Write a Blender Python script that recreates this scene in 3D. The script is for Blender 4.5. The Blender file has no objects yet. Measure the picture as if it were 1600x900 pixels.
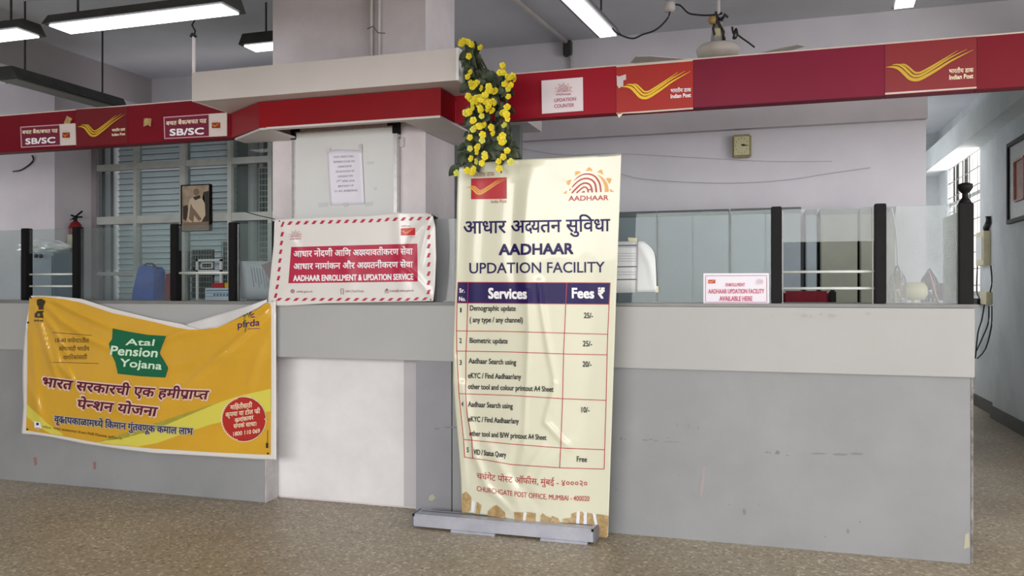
import bpy, bmesh, math, random
from mathutils import Vector, Matrix
random.seed(7)
SC = bpy.context.scene
COL = SC.collection

# ------------------------------------------------------------------ camera
EYE = 1.35; F = 1300.0; HZ = 455.0
YAW = math.atan(407/1300)
cam = bpy.data.cameras.new('camera'); cam.sensor_width = 36; cam.lens = F/1600*36
cam.shift_y = (HZ-450)/1600
cam.clip_start = .05
camo = bpy.data.objects.new('camera', cam); COL.objects.link(camo)
camo.location = (0, 0, EYE); camo.rotation_euler = (math.pi/2, 0, YAW)
SC.camera = camo
# ------------------------------------------------------------------ light
SC.view_settings.view_transform = 'Standard'; SC.view_settings.look = 'None'
SC.view_settings.gamma = 1; SC.view_settings.exposure = 0.42
w = bpy.data.worlds.new('world'); SC.world = w; w.use_nodes = True
w.node_tree.nodes['Background'].inputs[0].default_value = (1.0, .95, .93, 1)
w.node_tree.nodes['Background'].inputs[1].default_value = 1.6
def area(name, loc, rot, sx, sy, power, col=(1, .985, .965)):
    l = bpy.data.lights.new(name, 'AREA'); l.shape = 'RECTANGLE'; l.size = sx; l.size_y = sy
    l.energy = power; l.color = col
    o = bpy.data.objects.new(name, l); COL.objects.link(o); o.location = loc; o.rotation_euler = rot
    return o
R90 = math.pi/2
# daylight from the hall's doors and windows behind and to the right of the viewer
area('daylight_doors_behind', (-1.4, -3.6, 1.9), (R90-.5, 0, 0), 8.0, 2.0, 370)
area('daylight_windows_right', (3.9, 2.2, 1.9), (R90-.25, 0, R90), 5.0, 2.2, 165)
area('added_fill_left', (-9.6, 5.3, 1.9), (R90, 0, -R90), 1.8, 1.8, 40, (.93, .97, 1))  # added fill lamp to brighten the slatted partition, no real window
area('daylight_window_right', (2.95, 11.7, 2.2), (R90, 0, R90), 2.6, 2.0, 115, (1, .95, .92))

# ------------------------------------------------------------------ pixel ray helpers
FW = Vector((-math.sin(YAW), math.cos(YAW), 0)); RT = Vector((math.cos(YAW), math.sin(YAW), 0))
def ray(px, py): return FW + RT*((px-800)/F) + Vector((0, 0, (HZ-py)/F))
O = Vector((0, 0, EYE))
def PY(px, py, y): d = ray(px, py); return O + d*(y/d.y)
def PXx(px, py, x): d = ray(px, py); return O + d*(x/d.x)
def PZ(px, py, z): d = ray(px, py); return O + d*((z-EYE)/d.z)
def X(px, y): return PY(px, HZ, y).x

# ------------------------------------------------------------------ materials
def lin(c): return tuple(((v/255)/12.92 if v <= 10 else ((v/255+.055)/1.055)**2.4) for v in c)
MATS = {}
def M(name, rgb=None, rough=.6, var=.0, vscale=6, bump=0, bscale=60, metal=0, rgb2=None, emit=0, spec=.5, coat=0):
    if name in MATS: return MATS[name]
    m = bpy.data.materials.new(name); m.use_nodes = True; MATS[name] = m
    nt = m.node_tree; b = nt.nodes['Principled BSDF']; c = lin(rgb)
    b.inputs['Roughness'].default_value = rough; b.inputs['Metallic'].default_value = metal
    b.inputs['Specular IOR Level'].default_value = spec
    b.inputs['Coat Weight'].default_value = coat
    b.inputs['Base Color'].default_value = (*c, 1)
    tc = nt.nodes.new('ShaderNodeTexCoord')
    if var or rgb2:
        n = nt.nodes.new('ShaderNodeTexNoise'); n.inputs['Scale'].default_value = vscale; n.inputs['Detail'].default_value = 6
        n.inputs['Roughness'].default_value = .62
        nt.links.new(tc.outputs['Object'], n.inputs['Vector'])
        r = nt.nodes.new('ShaderNodeValToRGB'); nt.links.new(n.outputs['Fac'], r.inputs['Fac'])
        c2 = lin(rgb2) if rgb2 else tuple(v*(1-var) for v in c)
        c1 = c if rgb2 else tuple(min(1, v*(1+var*.5)) for v in c)
        r.color_ramp.elements[0].position = .38; r.color_ramp.elements[1].position = .64
        r.color_ramp.elements[0].color = (*c2, 1); r.color_ramp.elements[1].color = (*c1, 1)
        nt.links.new(r.outputs['Color'], b.inputs['Base Color'])
    if bump:
        n2 = nt.nodes.new('ShaderNodeTexNoise'); n2.inputs['Scale'].default_value = bscale; n2.inputs['Detail'].default_value = 4
        nt.links.new(tc.outputs['Object'], n2.inputs['Vector'])
        bp = nt.nodes.new('ShaderNodeBump'); bp.inputs['Strength'].default_value = bump; bp.inputs['Distance'].default_value = .01
        nt.links.new(n2.outputs['Fac'], bp.inputs['Height']); nt.links.new(bp.outputs['Normal'], b.inputs['Normal'])
    if emit:
        b.inputs['Emission Color'].default_value = (*c, 1); b.inputs['Emission Strength'].default_value = emit
    return m
def glass(name, tint=(240, 246, 244), haze=.1, ior=1.28, hazecol=(196, 204, 206)):
    m = bpy.data.materials.new(name); m.use_nodes = True; nt = m.node_tree; nt.nodes.clear()
    out = nt.nodes.new('ShaderNodeOutputMaterial')
    t = nt.nodes.new('ShaderNodeBsdfTransparent'); t.inputs[0].default_value = (*lin(tint), 1)
    g = nt.nodes.new('ShaderNodeBsdfGlossy'); g.inputs['Roughness'].default_value = .02
    fr = nt.nodes.new('ShaderNodeFresnel'); fr.inputs[0].default_value = ior
    mx = nt.nodes.new('ShaderNodeMixShader'); nt.links.new(fr.outputs[0], mx.inputs[0])
    nt.links.new(t.outputs[0], mx.inputs[1]); nt.links.new(g.outputs[0], mx.inputs[2])
    d = nt.nodes.new('ShaderNodeBsdfDiffuse'); d.inputs[0].default_value = (*lin(hazecol), 1)
    mh = nt.nodes.new('ShaderNodeMixShader')
    tc = nt.nodes.new('ShaderNodeTexCoord'); n = nt.nodes.new('ShaderNodeTexNoise'); n.inputs['Scale'].default_value = 3.5; n.inputs['Detail'].default_value = 5
    nt.links.new(tc.outputs['Object'], n.inputs['Vector'])
    mr = nt.nodes.new('ShaderNodeMapRange'); mr.inputs['From Min'].default_value = .3; mr.inputs['From Max'].default_value = .7
    mr.inputs['To Min'].default_value = haze*.6; mr.inputs['To Max'].default_value = haze*1.4
    nt.links.new(n.outputs['Fac'], mr.inputs['Value']); nt.links.new(mr.outputs[0], mh.inputs[0])
    nt.links.new(mx.outputs[0], mh.inputs[1]); nt.links.new(d.outputs[0], mh.inputs[2])
    nt.links.new(mh.outputs[0], out.inputs[0]); MATS[name] = m; return m

WALL = M('wall_paint', (224, 222, 230), .75, .06, 1.2, .08, 25)
WALLB = M('wall_paint_bluish', (200, 205, 208), .7, .12, 1.5, .08, 25)
WALLP = M('wall_paint_pinkish', (204, 198, 204), .75, .08, 1.5, .08, 25)
PILLAR = M('pillar_distemper', (214, 207, 211), .8, .10, 2.2, .1, 18)
CEIL = M('ceiling_paint', (208, 211, 217), .85, .08, .8, .08, 20)
BEAM = M('beam_paint', (176, 170, 172), .8, .08, 1.0, .08, 20)
GREYP = M('counter_grey_paint', (145, 147, 150), .5, .10, 1.6, .05, 12)
BAND = M('counter_band_laminate', (168, 168, 167), .45, .05, 1.2)
BANDG = M('counter_band_grey', (168, 169, 170), .45, .05, 1.2)
WTOP = M('worktop_edge', (120, 121, 120), .4, .12, 5)
BLACK = M('black_painted_wood', (15, 14, 15), .6, .3, 14, spec=.2)
STEEL = M('brushed_steel', (205, 205, 205), .3, .1, 30, metal=.7)
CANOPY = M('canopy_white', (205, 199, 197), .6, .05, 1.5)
CANOPY_LIT = M('canopy_white_lit', (232, 236, 236), .6, .04, 2)  # lighter copy of the canopy white, light from the right painted in
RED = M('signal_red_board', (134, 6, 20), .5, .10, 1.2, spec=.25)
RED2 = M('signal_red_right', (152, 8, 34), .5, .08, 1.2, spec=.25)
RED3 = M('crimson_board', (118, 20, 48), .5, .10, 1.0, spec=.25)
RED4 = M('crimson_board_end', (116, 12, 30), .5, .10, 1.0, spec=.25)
STICK = M('orange_red_vinyl', (164, 42, 36), .45, .06, 2, spec=.3)
STICKD = M('dark_red_vinyl', (128, 26, 32), .4, .06, 2)
CREAMTRIM = M('cream_trim', (205, 190, 178), .6, .1, 8)
WHITE = M('white_board', (212, 214, 214), .35, .03, 3)
PAPER = M('white_paper', (226, 224, 236), .8, .02, 8)
PAPER2 = M('paper_sheet', (222, 226, 228), .8, .03, 8)
VINYLW = M('white_vinyl', (222, 219, 216), .28, .02, 3, coat=.3)
VINYLC = M('cream_vinyl', (216, 216, 194), .28, .03, 2, coat=.25)
VINYLY = M('yellow_vinyl', (212, 164, 50), .19, .05, 2.5, coat=.3)
YLIGHT = M('light_yellow_print', (214, 204, 84), .3)
GREENP = M('green_print', (16, 100, 66), .35)
MAROON = M('maroon_ink', (92, 14, 42), .45)
PINKO = M('pale_pink_ink', (226, 196, 176), .45)
NAVY = M('navy_ink', (30, 16, 82), .45, spec=.3)
NAVY2 = M('dark_blue_ink', (30, 34, 92), .45)
INKBLUE_HALO = M('pale_blue_ink', (196, 186, 160), .45)
REDINK = M('red_ink', (176, 30, 42), .4)
REDBLK = M('crimson_ink', (178, 28, 66), .38)
BLKINK = M('black_ink', (30, 28, 36), .5)
GREYINK = M('grey_ink', (120, 116, 140), .6)
FADED = M('faded_pink_ink', (200, 150, 162), .6)
BROWNINK = M('brown_ink', (84, 52, 26), .5)
YELL = M('swoosh_yellow', (232, 192, 40), .4)
YELLD = M('swoosh_yellow_faded', (196, 160, 44), .4)
ORNG = M('orange_yellow_ink', (228, 168, 78), .4)
CREAMI = M('cream_ink', (236, 220, 190), .5)
WHITEI = M('white_ink', (238, 236, 240), .5)
GREENW = M('pale_green_ink', (206, 232, 206), .5)
BADGE = M('badge_red', (176, 40, 34), .35)
SBMAR = M('sign_maroon', (112, 30, 56), .4)
TAPE = M('brown_tape', (184, 154, 106), .2, .3, 40, coat=.5)
ALU = M('aluminium_base', (176, 178, 190), .38, .12, 8, metal=.35)
LEAFM = M('leaf_dark_green', (44, 58, 36), .55, .35, 20)
LEAFM2 = M('leaf_olive', (72, 80, 58), .6, .3, 20)
PETAL = M('petal_yellow', (226, 208, 40), .6, .1, 40)
PETAL2 = M('petal_pale_yellow', (206, 206, 84), .6, .1, 40)
STEMM = M('stem_brown_green', (60, 58, 34), .7)
DARKM = M('fixture_dark_metal', (58, 60, 58), .5, .3, 8)
LIT = M('lit_diffuser', (250, 252, 255), .5, emit=2.6)
CABLE = M('black_cable', (32, 30, 32), .6)
PIPE = M('painted_pipe', (196, 190, 190), .6, .08, 8)
CREAM = M('cream_plastic', (206, 198, 160), .45, .1, 12)
BROWNF = M('brown_frame', (90, 70, 40), .5, .2, 20)
CABB = M('steel_cabinet_blue', (132, 144, 154), .4, .14, 1.6)
CABG = M('steel_cabinet_olive', (128, 131, 118), .4, .12, 2)
DARKG = M('dark_gap', (24, 26, 28), .7)
REDF = M('red_fabric', (112, 12, 30), .85, .15, 30)
FRAMEW = M('window_frame_cream', (184, 188, 184), .6, .12, 5)
FRAMEM = M('window_frame_mauve', (146, 138, 142), .6, .12, 5)
SLAT = M('shutter_slat', (214, 218, 222), .5, .1, 3)
DGREEN = M('dark_foliage_backdrop', (52, 62, 52), .8, .5, 5)
TILEW = M('white_distemper_low', (230, 228, 231), .8, .08, 3, .05, 14, rgb2=(220, 218, 221))
GL = glass('clear_glass', (240, 246, 245), .035)
GLH = glass('dusty_glass', (238, 244, 243), .06)
GLD = glass('hazy_glass', (236, 240, 240), .17, hazecol=(200, 202, 204))
GLG = glass('green_edge_glass', (206, 224, 218), .2, hazecol=(150, 180, 172))

GLW = glass('window_pane_glass', (250, 250, 250), .01, 1.02)
def floor_mat():
    m = bpy.data.materials.new('terrazzo'); m.use_nodes = True; nt = m.node_tree; b = nt.nodes['Principled BSDF']
    tc = nt.nodes.new('ShaderNodeTexCoord')
    v = nt.nodes.new('ShaderNodeTexVoronoi'); v.inputs['Scale'].default_value = 75
    nt.links.new(tc.outputs['Object'], v.inputs['Vector'])
    r = nt.nodes.new('ShaderNodeValToRGB')
    sep = nt.nodes.new('ShaderNodeSeparateColor'); nt.links.new(v.outputs['Color'], sep.inputs[0])
    nt.links.new(sep.outputs[0], r.inputs['Fac'])
    els = r.color_ramp.elements; els[0].position = 0; els[0].color = (*lin((130, 119, 100)), 1)
    els[1].position = 1; els[1].color = (*lin((214, 205, 184)), 1)
    e = els.new(.18); e.color = (*lin((160, 150, 130)), 1); e = els.new(.8); e.color = (*lin((170, 160, 140)), 1)
    n = nt.nodes.new('ShaderNodeTexNoise'); n.inputs['Scale'].default_value = .8; n.inputs['Detail'].default_value = 7
    nt.links.new(tc.outputs['Object'], n.inputs['Vector'])
    r2 = nt.nodes.new('ShaderNodeValToRGB'); nt.links.new(n.outputs['Fac'], r2.inputs['Fac'])
    r2.color_ramp.elements[0].position = .3; r2.color_ramp.elements[0].color = (*lin((208, 200, 190)), 1)
    r2.color_ramp.elements[1].position = .7; r2.color_ramp.elements[1].color = (1, 1, 1, 1)
    mx = nt.nodes.new('ShaderNodeMix'); mx.data_type = 'RGBA'; mx.blend_type = 'MULTIPLY'; mx.inputs[0].default_value = 1
    nt.links.new(r.outputs[0], mx.inputs[6]); nt.links.new(r2.outputs[0], mx.inputs[7]); nt.links.new(mx.outputs[2], b.inputs['Base Color'])
    b.inputs['Roughness'].default_value = .45
    return m
FLOOR = floor_mat()

# ------------------------------------------------------------------ object helpers
def link(name, me, mat, parent=None, smooth=False):
    o = bpy.data.objects.new(name, me); COL.objects.link(o)
    if mat is not None: me.materials.append(mat)
    if parent is not None: o.parent = parent
    if smooth:
        for p in me.polygons: p.use_smooth = True
    return o
def tag(o, label=None, cat=None, group=None, kind=None):
    if label: o['label'] = label
    if cat: o['category'] = cat
    if group: o['group'] = group
    if kind: o['kind'] = kind
    return o
def thing(name, label, cat, loc, group=None, kind=None):
    o = bpy.data.objects.new(name, None); COL.objects.link(o); o.location = loc; o.empty_display_size = .1
    return tag(o, label, cat, group, kind)
class B:
    """collects shapes in WORLD space; build() links one mesh, local to its parent's location"""
    def __init__(s): s.bm = bmesh.new()
    def box(s, x0, x1, y0, y1, z0, z1, bev=0):
        r = bmesh.ops.create_cube(s.bm, size=1, matrix=Matrix.Translation(((x0+x1)/2, (y0+y1)/2, (z0+z1)/2)) @ Matrix.Diagonal((abs(x1-x0), abs(y1-y0), abs(z1-z0), 1)))
        if bev:
            es = list({e for v in r['verts'] for e in v.link_edges})
            bmesh.ops.bevel(s.bm, geom=es, offset=bev, segments=2, affect='EDGES')
        return s
    def prism(s, pts, axis, a, b):
        """pts 2-D outline extruded along axis between a and b"""
        def mk(p, t):
            return {'x': (t, p[0], p[1]), 'y': (p[0], t, p[1]), 'z': (p[0], p[1], t)}[axis]
        v0 = [s.bm.verts.new(mk(p, a)) for p in pts]; v1 = [s.bm.verts.new(mk(p, b)) for p in pts]
        n = len(pts)
        s.bm.faces.new(v0); s.bm.faces.new(v1[::-1])
        for i in range(n): s.bm.faces.new((v0[i], v0[(i+1) % n], v1[(i+1) % n], v1[i]))
        return s
    def tube(s, pts, r, seg=8, caps=True):
        pts = [Vector(p) for p in pts]; rings = []
        for i, p in enumerate(pts):
            d = (pts[min(i+1, len(pts)-1)] - pts[max(i-1, 0)])
            d = d.normalized() if d.length > 1e-9 else Vector((0, 0, 1))
            a = d.cross(Vector((0, 0, 1)) if abs(d.z) < .9 else Vector((1, 0, 0))).normalized(); c = d.cross(a)
            rr = r[i] if isinstance(r, (list, tuple)) else r
            rings.append([s.bm.verts.new(p + a*math.cos(2*math.pi*k/seg)*rr + c*math.sin(2*math.pi*k/seg)*rr) for k in range(seg)])
        for i in range(len(rings)-1):
            for k in range(seg):
                s.bm.faces.new((rings[i][k], rings[i][(k+1) % seg], rings[i+1][(k+1) % seg], rings[i+1][k]))
        if caps: s.bm.faces.new(rings[0][::-1]); s.bm.faces.new(rings[-1])
        return s
    def lathe(s, prof, c, axis='z', seg=20):
        """prof: list of (radius, along)"""
        c = Vector(c); pts = []
        rings = []
        for r, h in prof:
            ring = []
            for k in range(seg):
                a = 2*math.pi*k/seg; u, v = math.cos(a)*r, math.sin(a)*r
                q = {'z': (u, v, h), 'y': (u, h, v), 'x': (h, u, v)}[axis]
                ring.append(s.bm.verts.new(c+Vector(q)))
            rings.append(ring)
        for i in range(len(rings)-1):
            for k in range(seg):
                s.bm.faces.new((rings[i][k], rings[i][(k+1) % seg], rings[i+1][(k+1) % seg], rings[i+1][k]))
        s.bm.faces.new(rings[0][::-1]); s.bm.faces.new(rings[-1])
        return s
    def build(s, name, mat, parent=None, smooth=False, kind=None, label=None):
        bmesh.ops.recalc_face_normals(s.bm, faces=s.bm.faces)
        me = bpy.data.meshes.new(name)
        if parent is not None: bmesh.ops.translate(s.bm, vec=-Vector(wloc(parent)), verts=s.bm.verts)
        s.bm.to_mesh(me); s.bm.free()
        o = link(name, me, mat, parent, smooth)
        if kind: o['kind'] = kind
        if label: o['label'] = label
        return o
def wloc(o):
    v = Vector(o.location)
    while o.parent is not None: o = o.parent; v = v + Vector(o.location)
    return v
def S(b, name, mat): return b.build(name, mat, kind='structure')
def smooth_line(pts, n=4):
    """Catmull-Rom through tuples of any length"""
    out = []
    P = [pts[0]] + list(pts) + [pts[-1]]
    for i in range(1, len(P)-2):
        for k in range(n):
            t = k/n; a, b, c, d = P[i-1], P[i], P[i+1], P[i+2]
            out.append(tuple(.5*((2*b[j]) + (c[j]-a[j])*t + (2*a[j]-5*b[j]+4*c[j]-d[j])*t*t + (3*b[j]-a[j]-3*c[j]+d[j])*t**3) for j in range(len(b))))
    out.append(tuple(pts[-1])); return out

# ------------------------------------------------------------------ printing: text and flat shapes laid on a surface
_cache = {}
def _raw(s, bold):
    k = (s, bold)
    if k in _cache: return _cache[k]
    c = bpy.data.curves.new('t', 'FONT'); c.body = s; c.size = 1; c.offset = bold; c.resolution_u = 3
    o = bpy.data.objects.new('t', c); COL.objects.link(o)
    me = bpy.data.meshes.new_from_object(o)
    vs = [(v.co.x, v.co.y) for v in me.vertices]; fs = [tuple(p.vertices) for p in me.polygons]
    bpy.data.objects.remove(o); bpy.data.curves.remove(c); bpy.data.meshes.remove(me)
    _cache[k] = (vs, fs); return _cache[k]
def _adv(s):
    a = max(v[0] for v in _raw(s+'|', 0)[0]) - max(v[0] for v in _raw('|', 0)[0]); return a
def _cut(vs, fs, xc):
    bm = bmesh.new(); V = [bm.verts.new((x, y, 0)) for x, y in vs]
    for f in fs:
        try: bm.faces.new([V[i] for i in f])
        except ValueError: pass
    bmesh.ops.bisect_plane(bm, geom=bm.verts[:]+bm.edges[:]+bm.faces[:], plane_co=(xc, 0, 0), plane_no=(1, 0, 0), clear_outer=True)
    bm.verts.index_update()
    r = [(v.co.x, v.co.y) for v in bm.verts], [tuple(v.index for v in f.verts) for f in bm.faces]
    bm.free(); return r
def layout(s, bold):
    """markup: {x} half form, x~ subjoined r, x^ raised r hook, ; for the dya joint, : for the ddha joint"""
    V, Fc = [], []; x = 0.0
    def put(vs, fs, dx, sx=1, sy=1, dy=0):
        n = len(V); V.extend((a*sx+dx, b*sy+dy) for a, b in vs); Fc.extend(tuple(i+n for i in f) for f in fs)
    def quad(pts): n = len(V); V.extend(pts); Fc.append(tuple(range(n, n+len(pts))))
    i = 0; run = ''
    def flush():
        nonlocal run, x
        if run.strip(): put(*_raw(run, bold), x)
        if run: x += _adv(run)
        run = ''
    w = .045+bold
    while i < len(s):
        ch = s[i]
        if ch == '{':
            flush(); g = s[i+1]; j = s.index('}', i); a = _adv(g); vs, fs = _cut(*_raw(g, bold), a-.17 if g not in 'कफ' else a-.12)
            put(vs, fs, x); x += a-.17 if g not in 'कफ' else a-.12; i = j+1; continue
        if ch == '~':
            flush(); xx = x-.13
            quad([(xx, .14), (xx, .14+2*w), (xx-.2, .02+w), (xx-.2, -.04)]); i += 1; continue
        if ch == '^':
            flush(); xx = x-.13
            quad([(xx, .62), (xx+w, .66), (xx+.02, .84), (xx-.12, .86), (xx-.12, .8), (xx-.01, .78)]); i += 1; continue
        if ch in ';:':
            flush()
            if ch == ';':
                put(*_raw('द', bold), x, .8); xx = x+_adv('द')*.66; put(*_raw('य', bold), xx, .85, 1, 0)
                x = xx+_adv('य')*.85
            else:
                put(*_raw('द', bold), x, .85); xx = x+_adv('द')*.5; put(*_raw('ध', bold), xx, .7, .62, 0); x = xx+_adv('ध')*.7
            i += 1; continue
        run += ch; i += 1
    flush(); return V, Fc
def dice(vs, fs, sy, sx):
    bm = bmesh.new(); V = [bm.verts.new((x, y, 0)) for x, y in vs]
    for f in fs:
        try: bm.faces.new([V[i] for i in f])
        except ValueError: pass
    for ax, st in ((0, sx), (1, sy)):
        lo = min(v[ax] for v in vs); hi = max(v[ax] for v in vs); k = lo+st
        while k < hi:
            co = [0, 0, 0]; no = [0, 0, 0]; co[ax] = k; no[ax] = 1
            bmesh.ops.bisect_plane(bm, geom=bm.verts[:]+bm.edges[:]+bm.faces[:], plane_co=co, plane_no=no); k += st
    bm.verts.index_update()
    r = [(v.co.x, v.co.y) for v in bm.verts], [tuple(v.index for v in f.verts) for f in bm.faces]
    bm.free(); return r
CAPL = max(v[1] for v in _raw('H', 0)[0]); CAPD = max(v[1] for v in _raw('न', 0)[0])
class Surf:
    def __init__(s, yf, ridges=()):
        s.y0 = yf if callable(yf) else (lambda a, b: yf); s.ridges = ridges
    def y(s, px, py):
        y = s.y0(px, py)
        for pl, wd, amp in s.ridges:
            best = 1e9; bt = 0; n = len(pl)-1
            for i in range(n):
                ax, ay = pl[i][:2]; bx, by = pl[i+1][:2]; dx, dy = bx-ax, by-ay; L = dx*dx+dy*dy
                t = max(0, min(1, ((px-ax)*dx+(py-ay)*dy)/L)); d = math.hypot(px-ax-dx*t, py-ay-dy*t)
                if d < best: best = d; bt = (i+t)/n
            if best < 3*wd: y -= amp*math.exp(-(best/wd)**2)*(.35+.65*math.sin(math.pi*min(1, .12+bt*.88)))
        return y
    def at(s, px, py, off=0): return PY(px, py, s.y(px, py)-off)
_pid = [0]
class Print:
    """flat print on a surface of one thing; one mesh per (name, material)"""
    def __init__(s, parent, surf, cell=0): s.p = parent; s.s = surf; s.cell = cell; s.buf = {}; s.L = .0014; s.gid = 0
    def _add(s, name, mat, vs, fs, layer, per=0):
        if not s.gid: _pid[0] += 1
        b = s.buf.setdefault((name, mat.name, s.gid or -_pid[0]), [[], []]); n = len(b[0]); off = s.L*layer
        org = wloc(s.p)
        b[0].extend((s.s.at(x, y, off+(i//per*.00006 if per else 0))-org)[:] for i, (x, y) in enumerate(vs)); b[1].extend(tuple(i+n for i in f) for f in fs)
    def text(s, t, x0, y0, x1, y1, h, mat, bold=0, shear=0, bend=0, layer=2, halo=None, hb=.05):
        deva = any('\u0900' < c < '\u0980' for c in t); cap = CAPD if deva else CAPL
        if halo is not None: s._text(t, x0-h*hb, y0+h*hb*.7, x1+h*hb, y1+h*hb*.7, h*(1+hb*1.2), halo, bold+hb*.55, shear, bend, layer-1, cap)
        s._text(t, x0, y0, x1, y1, h, mat, bold, shear, bend, layer, cap)
    def group(s): _pid[0] += 1; s.gid = _pid[0]
    def _text(s, t, x0, y0, x1, y1, h, mat, bold, shear, bend, layer, cap):
        vs, fs = layout(t, 0)
        if s.cell: vs, fs = dice(vs, fs, s.cell/h*cap, s.cell/((x1-x0)/(max(v[0] for v in vs)-min(v[0] for v in vs))))
        xa = min(v[0] for v in vs); xb = max(v[0] for v in vs); out = []
        for x, y in vs:
            u = (x-xa)/(xb-xa); out.append((x0+(x1-x0)*u+y/cap*h*shear, y0+(y1-y0)*u+bend*4*u*(1-u)-y/cap*h))
        # bold strokes: the same outline laid a few times side by side
        rr = bold*h/cap; V2, F2 = list(out), list(fs)
        if rr > .03:
            N = 4 if bold < .06 else 8
            for k in range(N):
                a = (k+.5)*2*math.pi/N; n = len(V2)
                V2 += [(x+rr*math.cos(a), y+rr*math.sin(a)) for x, y in out]; F2 += [tuple(i+n for i in f) for f in fs]
        s._add('lettering', mat, V2, F2, layer, len(out))
    def poly(s, pts, mat, layer=1, name='colour_panel', cell=None):
        cell = s.cell if cell is None else cell
        bm = bmesh.new(); f = bm.faces.new([bm.verts.new((x, y, 0)) for x, y in pts])
        bmesh.ops.triangulate(bm, faces=[f])
        if cell:
            xs = [p[0] for p in pts]; ys = [p[1] for p in pts]
            for ax, lo, hi in ((0, min(xs), max(xs)), (1, min(ys), max(ys))):
                k = math.floor(lo/cell)+1
                while k*cell < hi:
                    co = [0, 0, 0]; no = [0, 0, 0]; co[ax] = k*cell; no[ax] = 1
                    bmesh.ops.bisect_plane(bm, geom=bm.verts[:]+bm.edges[:]+bm.faces[:], plane_co=co, plane_no=no); k += 1
        bm.verts.index_update()
        s._add(name, mat, [(v.co.x, v.co.y) for v in bm.verts], [tuple(v.index for v in f.verts) for f in bm.faces], layer); bm.free()
    def line(s, pts, wd, mat, layer=2, name='rule_line', n=4, smooth=True):
        """pts (x,y) or (x,y,w)"""
        p = [q if len(q) == 3 else (*q, wd) for q in pts]
        if smooth and len(p) > 2: p = smooth_line(p, n)
        else:
            q = []
            for a, b in zip(p, p[1:]):
                k = max(1, int(math.hypot(b[0]-a[0], b[1]-a[1])/6))
                q += [tuple(a[j]+(b[j]-a[j])*i/k for j in range(3)) for i in range(k)]
            p = q+[p[-1]]
        vs = []
        for i, (x, y, w) in enumerate(p):
            a = p[max(i-1, 0)]; b = p[min(i+1, len(p)-1)]; dx, dy = b[0]-a[0], b[1]-a[1]; L = math.hypot(dx, dy) or 1
            vs += [(x-dy/L*w/2, y+dx/L*w/2), (x+dy/L*w/2, y-dx/L*w/2)]
        s._add(name, mat, vs, [(2*i, 2*i+1, 2*i+3, 2*i+2) for i in range(len(p)-1)], layer)
    def disc(s, cx, cy, r, mat, layer=2, n=20, name='colour_panel', ry=None, teeth=0):
        pts = []; N = n if not teeth else teeth*2
        for k in range(N):
            a = 2*math.pi*k/N; rr = r if not teeth or k % 2 else r*.94
            pts.append((cx+rr*math.cos(a), cy+(ry or r)/r*rr*math.sin(a)))
        s.poly(pts, mat, layer, name)
    def done(s):
        for (name, mn, _g), (vs, fs) in s.buf.items():
            me = bpy.data.meshes.new(name); me.from_pydata(vs, [], fs); me.update()
            # make every face look towards the hall
            bm = bmesh.new(); bm.from_mesh(me)
            bm.normal_update()
            for f in bm.faces:
                if f.normal.y > 0: f.normal_flip()
            bm.to_mesh(me); bm.free()
            link(name, me, MATS.get(mn) or bpy.data.materials[mn], s.p)
SW = [[(800, 158, 2), (860, 156, 16), (905, 172, 26), (945, 212, 28), (985, 253, 28), (1030, 265, 26), (1080, 250, 24), (1190, 180, 20), (1300, 103, 14), (1470, 8, 2)],
      [(850, 138, 2), (890, 135, 12), (930, 150, 20), (968, 190, 22), (1005, 226, 20), (1040, 233, 19), (1085, 218, 18), (1190, 148, 15), (1300, 72, 10), (1420, 5, 2)],
      [(915, 130, 2), (950, 138, 14), (985, 168, 16), (1020, 201, 16), (1050, 206, 15), (1090, 190, 15), (1200, 120, 13), (1350, 15, 2)]]
def swoosh(pr, x0, x1, y0, y1, mat, layer=3, wk=1.0):
    sx = (x1-x0)/670; sy = (y1-y0)/270; pr.group()
    for b in SW: pr.line([(x0+(x-800)*sx, y0+(y-5)*sy, w*(sx+sy)/2*wk) for x, y, w in b], 1, mat, layer, 'swoosh_mark')
    pr.gid = 0
def flag(pr, q, red=REDINK, yel=YELL, dx=.14, layer=2):
    """small red post flag; q = (x0,y0,x1,y1)"""
    x0, y0, x1, y1 = q; w = x1-x0; h = y1-y0
    pr.poly([(x0, y0+h*.03), (x1, y0-h*.03), (x1, y1-h*.02), (x0, y1)], red, layer, 'logo')
    swoosh(pr, x0-w*dx, x1, y0+h*.02, y0+h*.78, yel, layer+1)
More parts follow.
